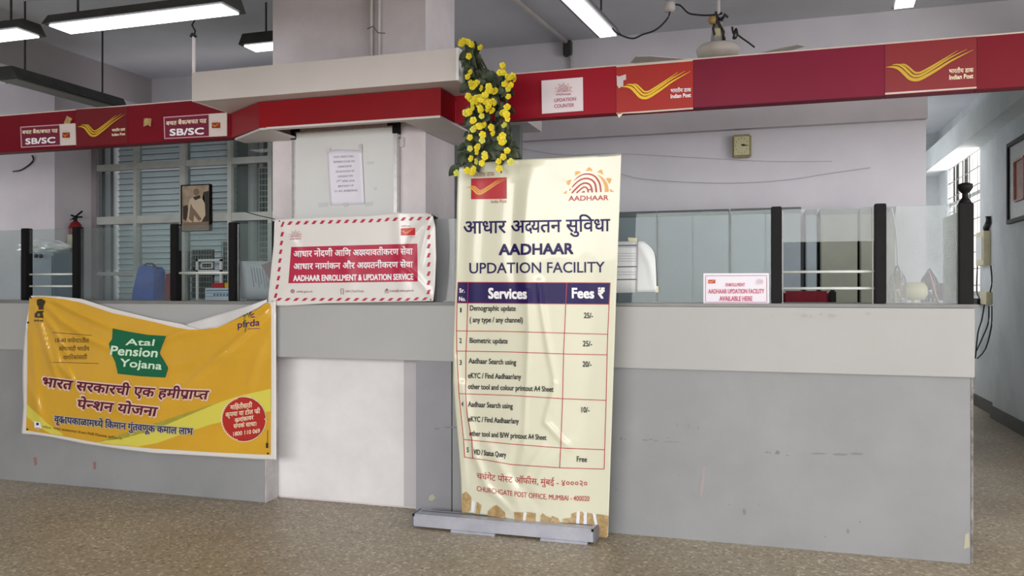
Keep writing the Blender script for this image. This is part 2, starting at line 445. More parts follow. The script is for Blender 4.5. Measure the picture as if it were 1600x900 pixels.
def sun_logo(pr, x, y, k, red, yel, word=True, layer=2):
    """fingerprint and sun emblem; x,y is the px of unit (200,610), k px per unit"""
    pr.group()
    c = lambda p: (x+(p[0]-200)*k, y+(p[1]-610)*k)+tuple(v*k for v in p[2:])
    for a in ([(365, 430, 2), (420, 375, 12), (500, 330, 18), (590, 318, 22), (680, 345, 24), (740, 410, 26), (775, 490, 25), (788, 600, 22)],
              [(340, 525, 16), (400, 460, 20), (480, 405, 22), (570, 388, 25), (650, 415, 26), (700, 480, 28), (718, 605, 28)],
              [(297, 577, 12), (318, 550, 14)],
              [(335, 618, 24), (400, 550, 25), (480, 480, 24), (560, 460, 25), (620, 490, 26), (645, 550, 27), (652, 607, 26)],
              [(408, 615, 24), (470, 560, 22), (530, 522, 22), (575, 545, 24), (593, 607, 24)],
              [(585, 565, 18), (645, 562, 18)], [(485, 608, 4), (520, 596, 26), (542, 600, 8)]):
        pr.line([c(p) for p in a], 1, red, layer, 'logo')
    pr.line([c(p) for p in [(735, 325, 2), (800, 380, 28), (850, 450, 44), (875, 520, 54), (877, 600, 58)]], 1, yel, layer, 'logo')
    for t in ([(550, 270), (575, 235), (607, 208), (640, 235), (660, 270)], [(390, 350), (385, 280), (440, 272), (480, 290), (420, 325)], [(735, 290), (770, 258), (805, 250), (825, 330), (780, 305)],
              [(255, 430), (290, 412), (330, 408), (290, 497), (262, 480)], [(865, 385), (905, 380), (955, 390), (945, 430), (920, 470)], [(200, 627), (225, 595), (262, 578), (252, 625)], [(930, 550), (960, 568), (995, 597), (937, 597)]):
        pr.poly([c(p) for p in t], yel, layer, 'logo', cell=0)
    pr.gid = 0
    if word:
        a = c((285, 738)); b = c((905, 725)); pr.text('AADHAAR', a[0], a[1], b[0], b[1], 75*k, red, .02, layer=layer)
def sheet(name, mat, parent, surf, top, bot, nx, ny, thick=.0015):
    """cloth or paper: top/bot are px polylines (same direction); grid between them"""
    def samp(pl, u):
        xs = [p[0] for p in pl]; x = xs[0]+(xs[-1]-xs[0])*u
        for a, b in zip(pl, pl[1:]):
            if x <= b[0] or b is pl[-1]:
                t = (x-a[0])/(b[0]-a[0]); return (x, a[1]+(b[1]-a[1])*t)
    org = wloc(parent) if parent else Vector(); vs = []; fs = []
    for j in range(ny+1):
        for i in range(nx+1):
            a = samp(top, i/nx); b = samp(bot, i/nx); v = j/ny
            vs.append((surf.at(a[0]+(b[0]-a[0])*v, a[1]+(b[1]-a[1])*v)-org)[:])
    for j in range(ny):
        for i in range(nx):
            k = j*(nx+1)+i; fs.append((k, k+nx+1, k+nx+2, k+1))
    me = bpy.data.meshes.new(name); me.from_pydata(vs, [], fs); me.update()
    o = link(name, me, mat, parent, True)
    md = o.modifiers.new('thickness', 'SOLIDIFY'); md.thickness = thick
    md.offset = -1
    return o
def edge_sheet(name, mat, parent, surf, left, right, top, bot, nx, ny, thick=.0015):
    """left/right give x as function of v (px y), top/bot polylines give y as a function of u"""
    def ip(pl, t):
        for a, b in zip(pl, pl[1:]):
            if t <= b[0] or b is pl[-1]: return a[1]+(b[1]-a[1])*(t-a[0])/(b[0]-a[0])
    org = wloc(parent); vs = []; fs = []
    for j in range(ny+1):
        for i in range(nx+1):
            u = i/nx; v = j/ny; py = ip(top, u)*(1-v)+ip(bot, u)*v
            px = ip(left, v)*(1-u)+ip(right, v)*u; vs.append((surf.at(px, py)-org)[:])
    for j in range(ny):
        for i in range(nx):
            k = j*(nx+1)+i; fs.append((k, k+nx+1, k+nx+2, k+1))
    me = bpy.data.meshes.new(name); me.from_pydata(vs, [], fs); me.update()
    o = link(name, me, mat, parent, True); md = o.modifiers.new('thickness', 'SOLIDIFY'); md.thickness = thick; md.offset = -1
    return o

# ================================================================== SETTING
H = 3.65; YB = 7.45
S(B().box(-10, 4.2, -4.6, 7.6, -.1, 0).box(1.04, 2.37, 7.6, 13.6, -.1, 0), 'floor', FLOOR)
S(B().box(-10, 4.2, -4.6, 7.6, H, H+.12).box(1.04, 2.37, 7.6, 13.6, H, H+.12), 'ceiling', CEIL)
S(B().box(-10, -6.43, YB, YB+.15, 0, H).box(-3.3, 1.19, YB, YB+.15, 0, H).box(-6.43, -3.3, YB, YB+.15, 0, .9).box(-6.43, -3.3, YB, YB+.15, 2.95, H).box(1.19, 2.3, YB, YB+.12, 3.25, H), 'wall_back', WALL)
S(B().box(-10.1, -10, -4.6, 7.6, 0, H), 'wall_left', WALLP)
S(B().box(-10, 4.2, -4.75, -4.6, 0, H), 'wall_front', M('wall_front_paint', (150, 148, 150), .9, .05, .5))
S(B().box(1.04, 2.37, 13.4, 13.55, 0, H), 'wall_far', WALLB)
S(B().box(1.04, 1.19, YB+.15, 13.4, 0, H), 'wall_corridor_left', WALLB)
WX = 2.3   # right wall with its window opening
yw0, yw1, zw0, zw1 = 10.85, 12.75, 1.30, 3.15
TW = .07
b = B(); b.box(WX, WX+TW, 7.6, yw0, 0, H); b.box(WX, WX+TW, yw1, 13.5, 0, H); b.box(WX, WX+TW, yw0, yw1, 0, zw0); b.box(WX, WX+TW, yw0, yw1, zw1, H)
S(b, 'wall_right', WALLB)
S(B().box(4.1, 4.2, -4.6, 7.6, 0, H).box(2.3, 4.2, 7.5, 7.65, 0, H), 'wall_hall_right', WALL)
S(B().box(WX-.06, WX+.02, 7.65, 10.0, 0, 3.05), 'trim_pilaster', WALLB)
SKIRT = M('dark_skirting', (74, 74, 72), .5, .2, 6)
S(B().box(WX-.02, WX+.01, 10.0, 13.4, 0, .13).box(WX-.08, WX-.05, 7.65, 10.02, 0, .13), 'baseboard_right', SKIRT)
S(B().box(1.0, WX, 13.36, 13.41, 0, .13), 'baseboard_far', SKIRT)
# beams
S(B().box(-6.75, -6.43, -4.6, YB, 3.34, H), 'beam_left', BEAM)
S(B().box(-10, 1.19, YB-.08, YB+.01, 2.74, 3.12), 'beam_back_lintel', WALLP)
S(B().box(2.05, WX+.02, 6.4, 13.4, 3.02, 3.30), 'beam_right_lintel', M('lintel_blue', (208, 214, 215), .7, .08, 2))
S(B().box(-10, 4.1, 1.3, 1.7, 2.42, H), 'light_block_hall', BEAM)  # unseen beam added to hold daylight off the upper pillar
# window of the right wall: frame, panes, bars
win = thing('window_1', None, None, (WX, (yw0+yw1)/2, zw0), kind='structure')
b = B(); fr = .05
for y in (yw0+.02, (yw0*2+yw1)/3, (yw0+2*yw1)/3, yw1-.07): b.box(WX+.03, WX+.06, y, y+fr*.8, zw0, zw1)
for z in (zw0, 2.5, zw1-.05): b.box(WX+.03, WX+.06, yw0, yw1, z, z+fr)
b.build('window_frame', FRAMEW, win)
for k in range(3):
    y0 = yw0+(yw1-yw0)*k/3+.06
    B().box(WX+.042, WX+.047, y0, y0+(yw1-yw0)/3-.06, zw0+.05, zw1-.05).build('pane', GLW, win)
for k in range(9):
    z = zw0+.12+k*.2
    B().tube([(WX+.02, yw0, z), (WX+.02, yw1, z)], .006, 6).build('grille_bar', M('grille_brown', (120, 104, 98), .6), win)
for k in range(7):
    y = yw0+.2+k*.25
    B().tube([(WX+.02, y, zw0), (WX+.02, y, zw1)], .006, 6).build('grille_bar', FRAMEW, win)

# ---- pillar in the middle
S(B().box(-3.135, -2.047, 4.75, 5.24, 0, H), 'pillar', PILLAR)
S(B().box(-3.13, -2.19, 4.742, 4.75, .012, .93), 'pillar_low_whitewash', TILEW)
S(B().box(-2.19, -2.05, 4.743, 4.75, .012, .93), 'pillar_low_strip', M('pillar_strip_tone', (192, 189, 194), .8, .05, 3))  # slightly darker strip along the right of the pillar foot
# left pillar (pinkish) that carries the beam
S(B().box(-7.4, -6.43, 6.17, YB, 0, 3.34), 'pillar_left', WALLP)
S(B().box(-7.75, -7.4, 6.5, YB, 0, H), 'wall_left_return', WALLB)

# daylight comes through the translucent slats
nt_ = SLAT.node_tree; b_ = nt_.nodes['Principled BSDF']; tr_ = nt_.nodes.new('ShaderNodeBsdfTranslucent'); tr_.inputs[0].default_value = (*lin((214, 218, 222)), 1)
mx_ = nt_.nodes.new('ShaderNodeMixShader'); mx_.inputs[0].default_value = .5; o_ = nt_.nodes['Material Output']
nt_.links.new(b_.outputs[0], mx_.inputs[1]); nt_.links.new(tr_.outputs[0], mx_.inputs[2]); nt_.links.new(mx_.outputs[0], o_.inputs[0])
# ---- glazed partition behind the left counter, window_2
YP = 6.65
pw = thing('window_2', None, None, (-4.9, YP, 0), kind='structure')
xl = -6.43; xr = X(480, YP)
def zP(py, px=300, y=YP): return PY(px, py, y).z
zr = [(.12, .10), (zP(427), .035), (zP(341), .075), (zP(260, 220), .06), (2.92, .1)]
b = B()
for z, h in zr: b.box(xl, xr, YP-.03, YP+.03, z-h/2, z+h/2)
b.build('window_rail', FRAMEW, pw)
for px, wpx, mt in ((151, 8, FRAMEM), (215, 5, FRAMEW), (289, 9, FRAMEW), (362, 6, FRAMEW), (425, 6, FRAMEW)):
    x = X(px, YP); hw = wpx*.0035
    B().box(x-hw, x+hw, YP-.04, YP+.04, 0, 2.92).build('mullion', mt, pw)
for px in (162, 175):
    x = X(px, YP+.1); B().tube([(x, YP+.1, .1), (x, YP+.1, 2.9)], .014, 6).build('drop_pipe', DARKM, pw)
x = X(396, YP+.14); B().tube([(x, YP+.14, .1), (x, YP+.14, 2.9)], .05, 10).build('rain_pipe', PIPE, pw)
x = X(408, YP+.14); B().tube([(x, YP+.14, .1), (x, YP+.14, 2.9)], .02, 8).build('rain_pipe', PIPE, pw)
xs = [X(p, YP) for p in (151, 215, 289, 362, 425)]
zz = [.12, zP(427), zP(341), zP(262, 220), 2.9]
for a, c in zip(xs, xs[1:]):
    for z0, z1 in zip(zz, zz[1:]):
        B().box(a+.03, c-.03, YP-.004, YP+.004, z0+.04, z1-.04).build('pane', GLH, pw)
# slatted shutter behind the glass: every slat its own piece
sl0 = B().box(0, X(372, YP+.3)-xl-.05, -.004, .004, -.032, .032).build('slat', SLAT, pw)
sl0.rotation_euler.x = .3
ys_ = YP+.3; z = 1.30; first = True
while z < 2.9:
    o = sl0 if first else sl0.copy()
    if not first: COL.objects.link(o); o.parent = pw
    first = False
    o.location = Vector((xl+.03, ys_, z))-Vector(pw.location); z += .0585
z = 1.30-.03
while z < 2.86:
    B().box(xl+.03, X(372, YP+.3), ys_-.022, ys_-.014, z-.003, z+.003).build('slat_shadow', M('slat_shadow_grey', (70, 80, 84), .7), pw); z += .0585  # thin dark strips standing in for the shadow between slats
# B.build() already shifted the mesh by the parent's location; undo it for the slat mesh
for v in sl0.data.vertices: v.co += Vector(pw.location)
B().box(xl, X(372, YP+.3), YP+.33, YP+.35, .1, 1.28).build('lower_panel', SLAT, pw)
B().box(X(368, YP+.4), xr+.4, YP+.36, YP+.38, .1, 3.0).build('backing_panel', M('grey_green_screen', (104, 116, 112), .7, .2, 2), pw)
# wire mesh in the lower right lights
def grille(px0, px1, py0, py1, y, nx, ny):
    x0, x1 = X(px0, y), X(px1, y); z0, z1 = zP(py1, (px0+px1)/2, y), zP(py0, (px0+px1)/2, y)
    B().box(x0, x1, y+.02, y+.04, z0, z1).build('dark_opening', DGREEN, pw)
    for k in range(ny+1): zz_ = z0+(z1-z0)*k/ny; B().box(x0, x1, y-.003, y+.003, zz_-.004, zz_+.004).build('mesh_bar', FRAMEW, pw)
    for k in range(nx+1): xx = x0+(x1-x0)*k/nx; B().box(xx-.002, xx+.002, y-.003, y+.003, z0, z1).build('mesh_bar', FRAMEW, pw)
grille(297, 331, 390, 466, YP+.06, 8, 9)
grille(346, 362, 378, 466, YP+.06, 5, 12)
grille(404, 425, 262, 405, YP+.06, 4, 16)

# ================================================================== COUNTERS
ZT = 1.285; ZB = .935; YF = 4.60
XR = X(1521, YF); XL = X(416, YF); XC = -2.045
cl = thing('service_counter', 'grey painted service counter behind the yellow pension banner, left of the pillar', 'counter', (-5, 4.8, 0))
B().box(-8.5, XL-.012, YF, YF+.02, 0, ZT-.02, .002).build('front_panel', GREYP, cl)
B().box(XL-.012, XL, YF, 4.738, 0, ZT-.02, .002).build('end_panel', M('end_panel_white', (186, 182, 184), .6, .2, 6), cl, label='whitish cracked end panel')
B().box(-8.5, -3.145, 5.0, 5.02, 0, ZT-.02).build('back_panel', GREYP, cl)
B().box(-8.5, -3.06, YF-.018, YF, ZB, ZT-.02, .003).build('upper_board', BANDG, cl)
cr = thing('service_counter', 'long grey service counter with pale upper board, right of the pillar', 'counter', (-.5, 4.8, 0))
xj = X(706, YF)
B().box(XC, xj-.003, YF, YF+.02, 0, ZT-.02, .002).build('front_panel', M('counter_grey_dark', (140, 141, 147), .5, .10, 1.6), cr)
B().box(xj+.003, XR-.012, YF, YF+.02, 0, ZT-.02, .002).build('front_panel', GREYP, cr)
B().box(XR-.012, XR, YF-.002, 5.2, 0, ZT-.02, .002).build('end_panel', M('worn_edge', (96, 88, 82), .6, .5, 14, rgb2=(150, 148, 148)), cr, label='worn chipped end panel')
B().box(XC, XC+.02, YF+.021, 4.74, 0, ZT-.02).build('end_panel', GREYP, cr)
B().box(-2.0, XR-.012, 5.18, 5.2, 0, ZT-.02).build('back_panel', GREYP, cr)
x95 = X(957, YF)
B().box(-3.055, x95-.05, YF-.018, YF, ZB, ZT-.02, .003).build('upper_board', BANDG, cr, label='mid-grey upper board in front of the pillar')
B().box(x95-.045, X(1523, YF-.018), YF-.02, YF, ZB-.01, ZT-.012, .003).build('upper_board', BAND, cr, label='pale grey-white upper board')
wt = thing('worktop', 'narrow grey worktop running along the tops of both counters', 'worktop', (-3, 4.8, ZT))
B().box(-8.5, XR+.02, YF-.022, 4.735, ZT-.02, ZT, .002).build('top_board', WTOP, wt)
B().box(-8.5, -3.14, 4.735, 5.04, ZT-.02, ZT).build('top_board', WTOP, wt)
B().box(-2.04, XR+.02, 4.735, 5.22, ZT-.02, ZT).build('top_board', WTOP, wt)
# scuff marks and paint chips on the counters
pr = Print(cr, Surf(YF-.0005)); SC1 = M('scuff_grey', (126, 126, 130), .6); CHIP = M('chip_cream', (176, 172, 150), .6)
for (x, y, w_, h_) in ((1003, 687, 10, 2), (1013, 686, 8, 1.5), (1022, 688, 6, 2), (1034, 690, 30, 1), (1042, 684, 5, 1), (1057, 662, 1.5, 4), (1075, 664, 1.5, 5), (1090, 667, 2, 4), (1202, 707, 3, 1.5), (1212, 705, 7, 4), (1160, 797, 6, 8), (1138, 788, 2, 2), (1185, 789, 2, 2), (1323, 828, 4, 6), (960, 765, 6, 1), (1265, 708, 28, 2), (1300, 709, 26, 3), (1328, 708, 22, 3), (1195, 706, 7, 2), (1210, 708, 9, 2), (1228, 711, 5, 1.5), (968, 684, 5, 4), (975, 686, 3, 2), (692, 667, 30, 2.2), (678, 669, 10, 2), (1060, 742, 4, 1.2), (1288, 838, 3, 2), (1342, 815, 4, 1.5)):
    pr.poly([(x, y), (x+w_*.4, y-h_*.4), (x+w_, y+h_*.2), (x+w_*.8, y+h_), (x+w_*.2, y+h_*.9)], SC1, .4, 'scuff_mark')
pr.poly([(1098, 730), (1102, 728), (1100, 760), (1096, 778), (1093, 770)], M('scuff_pink', (158, 148, 152), .6), .4, 'stain')
for q in ([(671, 775), (676, 772), (680, 778), (675, 783), (669, 781)], [(1508, 835), (1514, 832), (1515, 855), (1506, 858)]): pr.poly(q, CHIP, .4, 'paint_chip')
pr.done()
pr = Print(cr, Surf(YF-.0205))
for (x, y, w_, h_) in ((1251, 492, 12, 5), (1264, 494, 6, 3), (1280, 490, 6, 3), (1293, 492, 15, 5), (1352, 489, 9, 4), (1204, 493, 3, 3), (1219, 491, 2, 2), (1240, 490, 2, 2)):
    pr.poly([(x, y), (x+w_*.4, y-h_*.4), (x+w_, y+h_*.2), (x+w_*.8, y+h_*.7), (x+w_*.2, y+h_*.9)], M('scuff_light', (160, 159, 157), .6), .4, 'scuff_mark')
pr.done()
pr = Print(cl, Surf(YF-.0005)); PINKS = M('stain_pink', (146, 112, 112), .6)
pr.poly([(52, 715), (57, 714), (58, 726), (54, 728)], PINKS, .4, 'stain'); pr.poly([(145, 722), (150, 721), (150, 733), (146, 734)], PINKS, .4, 'stain'); pr.done()
# scuffs on the pillar's whitewash
# ---- glass screens
def post(parent, px, top=1.80, w=.055, fin=False):
    x = X(px, 4.66)
    B().box(x-w/2, x+w/2, 4.66-w/2, 4.66+w/2, ZT, top, .004).build('post', BLACK, parent)
    if fin:
        p = B().prism([], 'z', 0, 0) if False else B()
        p.lathe([(.032, 0), (.022, .018), (.014, .03), (.013, .05), (.026, .062), (.036, .08), (.034, .096), (.014, .104)], (x, 4.66, top), seg=16)
        p.build('finial', BLACK, parent, True)
    return x
def pane(parent, a, c, z0, z1, mat=GLH, y=4.66): return B().box(a, c, y-.004, y+.004, z0, z1).build('pane', mat, parent)
def rod(parent, a, c, z): return B().tube([(a, 4.66, z), (c, 4.66, z)], .0075, 8).build('rod', M('white_rod', (205, 212, 208), .5, .1, 12), parent, True)
gs = thing('glass_screen', 'glass screen with black posts on the left counter', 'screen', (-5, 4.66, ZT))
xp = [post(gs, p) for p in (42, 122, 275, 366, 434)]
G = .028
pane(gs, -8.5, xp[0]-G, ZT, 1.79, GLH); pane(gs, xp[0]+G, xp[1]-G, 1.62, 1.79); pane(gs, xp[1]+G, xp[2]-G, ZT, 1.79); pane(gs, xp[2]+G, xp[3]-G, 1.62, 1.79)
pane(gs, xp[3]+G, xp[4]-G, ZT, 1.79)
rod(gs, xp[0]+G, xp[1]-G, 1.47); rod(gs, xp[0]+G, xp[1]-G, 1.385); rod(gs, xp[2]+G, xp[3]-G, 1.472)
gr = thing('glass_screen', 'glass screen with black posts and ball-topped end post on the right counter', 'screen', (-.5, 4.66, ZT))
xq = [post(gr, p) for p in (673, 938, 1213, 1375)]; xe = post(gr, 1508, 1.79, .066, True)
pane(gr, xq[0]+G, xq[1]-G, ZT, 1.785, GLD); pane(gr, xq[1]+G, xq[2]-G, ZT, 1.785, GL)
pane(gr, xq[2]+G, xq[3]-G, 1.61, 1.785, GLD); pane(gr, xq[3]+G, xe-.034, ZT, 1.785, GLD)
rod(gr, xq[2]+G, xq[3]-G, 1.452); rod(gr, xq[2]+G, xq[3]-G, 1.365)
yb_ = PXx(1475, HZ, xe).y
B().box(xe-.005, xe+.003, 4.70, yb_, ZT, 1.76).build('pane', GLG, gr, label='greenish side return pane')
for p_ in (1223, 1364):
    x = X(p_, 4.64); B().box(x-.002, x+.002, 4.648, 4.652, ZT, 1.78).build('glass_bead', PIPE, gr)

# ================================================================== HEADER AND CANOPY
Z0, Z1 = 2.345, 2.605
hd = thing('header_board', 'long red header board running above both counters', 'signboard', (-1, 4.6, Z0))
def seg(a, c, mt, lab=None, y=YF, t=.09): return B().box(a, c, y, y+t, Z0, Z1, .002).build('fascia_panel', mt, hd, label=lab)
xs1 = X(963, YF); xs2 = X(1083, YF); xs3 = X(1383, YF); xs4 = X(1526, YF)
seg(-8.5, -3.35, M('red_board_shaded', (112, 8, 26), .5, .1, 1.2, spec=.25), 'red left stretch with shade in its colour')  # left stretch painted darker to stand for its weaker light
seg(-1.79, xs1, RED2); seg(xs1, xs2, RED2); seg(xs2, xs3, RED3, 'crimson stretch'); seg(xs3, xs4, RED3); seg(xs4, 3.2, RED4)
B().prism([(-3.35, YF), (-2.98, 4.37), (-1.79, 4.37), (-1.79, YF), (-1.83, YF), (-1.83, 4.41), (-2.97, 4.41), (-3.33, 4.63)], 'z', Z0, 2.5).build('fascia_panel', RED, hd, label='protruding stretch in front of the pillar')
B().prism([(-3.34, YF+.03), (-2.985, 4.385), (-2.93, 4.385), (-2.93, 4.745), (-3.34, 4.745)], 'z', Z0-.012, Z0).build('soffit_board', CANOPY, hd)
B().box(-2.93, -2.04, 4.372, 4.42, Z0-.012, Z0).build('soffit_board', CANOPY, hd)
B().box(-2.04, -1.795, 4.372, 5.3, Z0-.012, Z0).build('soffit_board', CANOPY, hd)
B().box(-8.5, 3.2, YF+.005, YF+.1, Z1, Z1+.008).build('top_edge_strip', CREAMTRIM, hd)
pr = Print(hd, Surf(YF))
for q in (([(963, 103), (1083, 93), (1082, 95.5), (963, 105)], CREAMTRIM), ([(963, 178), (1000, 176.5), (1083, 170.5), (1083, 168), (963, 176.5)], CREAMTRIM), ([(1383, 148), (1526, 138), (1526, 135.5), (1383, 145)], CREAMTRIM)):
    pr.poly(q[0], q[1], 3, 'peeling_edge')
pr.poly([(963, 105), (1083, 95), (1083, 168), (963, 178)], STICK, 1, 'sticker')
pr.poly([(1383, 69.5), (1526, 57), (1526, 136), (1383, 147.5)], STICKD, 1, 'sticker')
pr.poly([(118.5, 171), (199, 166), (199, 224), (118.5, 229)], M('red_vinyl_shaded', (104, 18, 26), .4), 1, 'sticker')  # left sticker's red darkened for the dim light there
swoosh(pr, 970, 1079, 110.8, 154.7, YELL); swoosh(pr, 1383.5, 1521, 77, 126.5, YELLD); swoosh(pr, 120.7, 195.5, 178, 213.5, YELLD)
pr.text('भारतीय डाक', 1048, 144.5, 1079.7, 143, 5.2, WHITEI, .02); pr.text('Indian Post', 1048, 153.6, 1079.5, 151.4, 6.2, WHITEI, .03)
pr.text('भारतीय डाक', 1483, 114.5, 1521, 112.5, 6, CREAMI, .02); pr.text('Indian Post', 1483.5, 124.4, 1520.6, 122, 7, CREAMI, .03)
pr.text('भारतीय डाक', 175, 205.6, 195.5, 204, 3.6, CREAMI, .03); pr.text('Indian Post', 175, 212.6, 195.5, 211, 4, CREAMI, .03)
pr.poly([(963.5, 118), (967, 119.5), (978, 116), (978.2, 124.5), (974, 125.5), (974, 134), (967, 138), (964, 133)], M('torn_paper', (206, 190, 194), .8), 3, 'torn_patch')
pr.poly([(964, 177), (970, 176.5), (973, 178), (967, 184.5)], CREAMI, 3, 'torn_patch')
pr.poly([(104.5, 181), (113, 185.5), (106.5, 197), (99.5, 193)], TAPE, 4, 'tape_scrap'); pr.poly([(225, 184.7), (236.6, 185), (235.5, 198), (231, 195), (224, 198)], TAPE, 4, 'tape_scrap')
pr.done()
cn = thing('canopy', 'white box canopy fixed round the pillar above the red board', 'canopy', (-2.5, 4.5, 2.5))
b = B(); CY = 4.235
b.box(-3.36, -1.645, CY, CY+.02, 2.5, 2.676)
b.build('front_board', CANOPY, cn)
B().box(-1.645, -1.63, CY, 4.86, 2.5, 2.676).build('side_board', CANOPY_LIT, cn)
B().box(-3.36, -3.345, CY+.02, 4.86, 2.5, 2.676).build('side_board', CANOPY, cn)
B().box(-3.34, -1.65, CY+.02, 4.745, 2.505, 2.52).build('bottom_board', CANOPY, cn)
B().box(-3.34, -1.65, CY+.02, 4.745, 2.655, 2.67).build('top_board', CANOPY, cn)
hr = thing('hanging_rod', 'thin cream rod hanging by a wire behind the canopy\'s left end', 'rod', (-3.6, 4.66, 2.60))
rx = X(303, 4.66); rz = PY(303, 58, 4.66).z
B().tube([(rx, 4.66, 2.60), (rx, 4.66, rz)], .012, 8).build('rod', PIPE, hr)
B().tube([(rx, 4.66, rz), (rx+.01, 4.66, rz+.04), (rx-.015, 4.66, rz+.08), (rx+.01, 4.66, rz+.12), (rx, 4.66, H)], .006, 6).build('wire', CABLE, hr)
B().tube([(rx-.025, 4.66, rz+.005), (rx-.01, 4.655, rz+.02), (rx+.02, 4.655, rz)], .01, 6).build('knot', CABLE, hr)
# pipes on the pillar
pp = thing('conduit', 'pair of painted conduits running up the pillar face above the canopy', 'pipe', (-2.45, 4.73, 2.68))
for px in (580, 592):
    x = X(px, 4.725); B().tube([(x, 4.725, 2.68), (x, 4.725, H)], .012, 8).build('pipe', PIPE, pp, True)
B().tube([PY(574, 45, 4.71), PY(583, 41, 4.70), PY(590, 51, 4.70), PY(602, 52, 4.71)], .003, 6).build('tie_wire', M('dull_wire', (96, 90, 92), .6), pp)

# ================================================================== SIGNS ON THE HEADER
def board(name, label, cat, quad_px, y, mat, t=.006, group=None):
    """thin flat board whose front corners lie on px quad (TL,TR,BR,BL) at plane y"""
    ps = [PY(a, c, y) for a, c in quad_px]; org = PY(sum(p[0] for p in quad_px)/4, max(p[1] for p in quad_px), y)
    th = thing(name, label, cat, org, group)
    b = B(); f = [b.bm.verts.new(p) for p in ps]; k = [b.bm.verts.new(p+Vector((0, t, 0))) for p in ps]
    b.bm.faces.new(f); b.bm.faces.new(k[::-1])
    for i in range(4): b.bm.faces.new((f[i], f[(i+1) % 4], k[(i+1) % 4], k[i]))
    b.build('board', mat, th); return th
def sbsc(label, q, mx, t1, t2, fl):
    th = board('counter_sign', label, 'sign', q, YF-.012, M('sign_white', (206, 196, 190), .5), .008, 'savings counter signs on the header board')
    pr = Print(th, Surf(YF-.012))
    tl, tr, br, bl = q
    def mixp(a, c, u): return (a[0]+(c[0]-a[0])*u, a[1]+(c[1]-a[1])*u)
    u = (mx-tl[0])/(tr[0]-tl[0]); m0 = mixp(tl, tr, u); m1 = mixp(bl, br, u)
    pr.poly([tl, m0, m1, bl], FADED, 1, 'border_panel')
    ins = 1.6; pr.poly([(tl[0]+ins, tl[1]+ins), (m0[0], m0[1]+ins), (m1[0], m1[1]-ins), (bl[0]+ins, bl[1]-ins)], SBMAR, 2)
    pr.text('बचत बैंक/बचत पत~', *t1, CREAMI, .03, layer=3); pr.text('SB/SC', *t2, WHITEI, .045, layer=3)
    flag(pr, fl, M('flag_brown_red', (150, 40, 30), .4), YELLD, 0, 2); pr.text('भारतीय डाक', fl[0], fl[1]-1.2, fl[2]-3, fl[1]-1.5, 1.4, FADED, layer=2)
    pr.done(); return th
sbsc('first white and maroon SB/SC counter sign from the left', [(31.5, 198), (116.8, 192.6), (117.8, 226.4), (32.8, 230.8)], 92.5, (34.8, 209.6, 90, 206.8, 5.2), (40, 225.4, 86, 222.9, 8.6), (97.4, 207, 109, 215.3))
sbsc('second SB/SC counter sign, next to the canopy\'s left end', [(255.4, 182.8), (354.3, 176), (354.3, 212.4), (256.7, 217.2)], 325.8, (259.6, 196, 322.4, 191.6, 5.8), (265.6, 211.8, 318, 209.4, 9.8), (331, 191.4, 344, 200.3))
th = board('counter_sign', 'square white AADHAAR UPDATION COUNTER sign on the red header board', 'sign', [(846, 126), (910.4, 120.6), (911, 173), (846.8, 177.8)], YF-.012, M('sign_pinkish_white', (224, 212, 218), .5), .008)
pr = Print(th, Surf(YF-.012)); SF = M('faded_maroon_ink', (166, 90, 112), .6); SFO = M('faded_ochre_ink', (206, 170, 140), .6)
sun_logo(pr, 865, 144, .0385, SF, SFO); pr.text('UPDATION', 866, 159.8, 900, 157, 5.4, SF, .015); pr.text('COUNTER', 866, 168.8, 897, 166.6, 5.4, SF, .015); pr.done()

# ================================================================== WHITEBOARD AND NOTICE
WBY = 4.70
wb = thing('whiteboard', 'white notice board with steel rim and black corners on the pillar', 'board', (-2.6, WBY, 1.36))
a = PY(459, 330, WBY); c = PY(618, 330, WBY); zt = PY(538, 199, WBY).z; zb = 1.34
B().box(a.x, c.x, WBY, WBY+.03, zb, zt).build('panel', WHITE, wb)
for q in ((a.x-.012, a.x+.012, zb, zt), (c.x-.012, c.x+.012, zb, zt), (a.x, c.x, zt-.02, zt+.012), (a.x, c.x, zb-.01, zb+.012)):
    B().box(q[0], q[1], WBY-.008, WBY+.04, q[2], q[3], .003).build('rim', STEEL, wb)
for x_, s_ in ((a.x, 1), (c.x, -1)):
    B().box(x_-.018*1, x_+.018, WBY-.013, WBY+.042, zt-.06, zt+.018, .004).box(min(x_, x_+s_*.055), max(x_, x_+s_*.055), WBY-.012, WBY+.04, zt-.015, zt+.018, .004).build('corner_cap', BLACK, wb)
    B().box(x_-.018, x_+.018, WBY-.013, WBY+.042, zb-.02, zb+.04, .004).build('corner_cap', BLACK, wb)
pr = Print(wb, Surf(WBY)); TS = M('old_tape_stain', (196, 186, 158), .5)
pr.poly([(470, 206), (500, 204), (538, 202), (537, 205), (500, 208), (470, 210.5)], TS, .5, 'tape_mark')
SM = M('faint_grey_smudge', (198, 200, 202), .5)
for q in ([(573, 253), (585, 252), (584, 256), (574, 257)], [(584, 293), (589, 292), (589, 297), (585, 298)], [(497, 317), (513, 316), (513, 323), (498, 324)], [(570, 316), (583, 315), (583, 321), (571, 323)]): pr.poly(q, SM, .5, 'smudge')
pr.done()
hb = thing('latch_bracket', 'small white metal bracket on the pillar beside the whiteboard', 'bracket', PY(626, 225, 4.74))
p = PY(626, 222, 4.735); B().box(p.x-.022, p.x+.022, 4.735, 4.75, p.z-.03, p.z+.03, .003).build('plate', PIPE, hb)
B().tube([PY(622, 206, 4.74), PY(621, 214, 4.735), PY(626, 216, 4.735)], .004, 6).build('hook', CABLE, hb)
no = thing('notice_paper', 'typed holiday closure notice taped on the whiteboard', 'paper', PY(540, 321, WBY-.01))
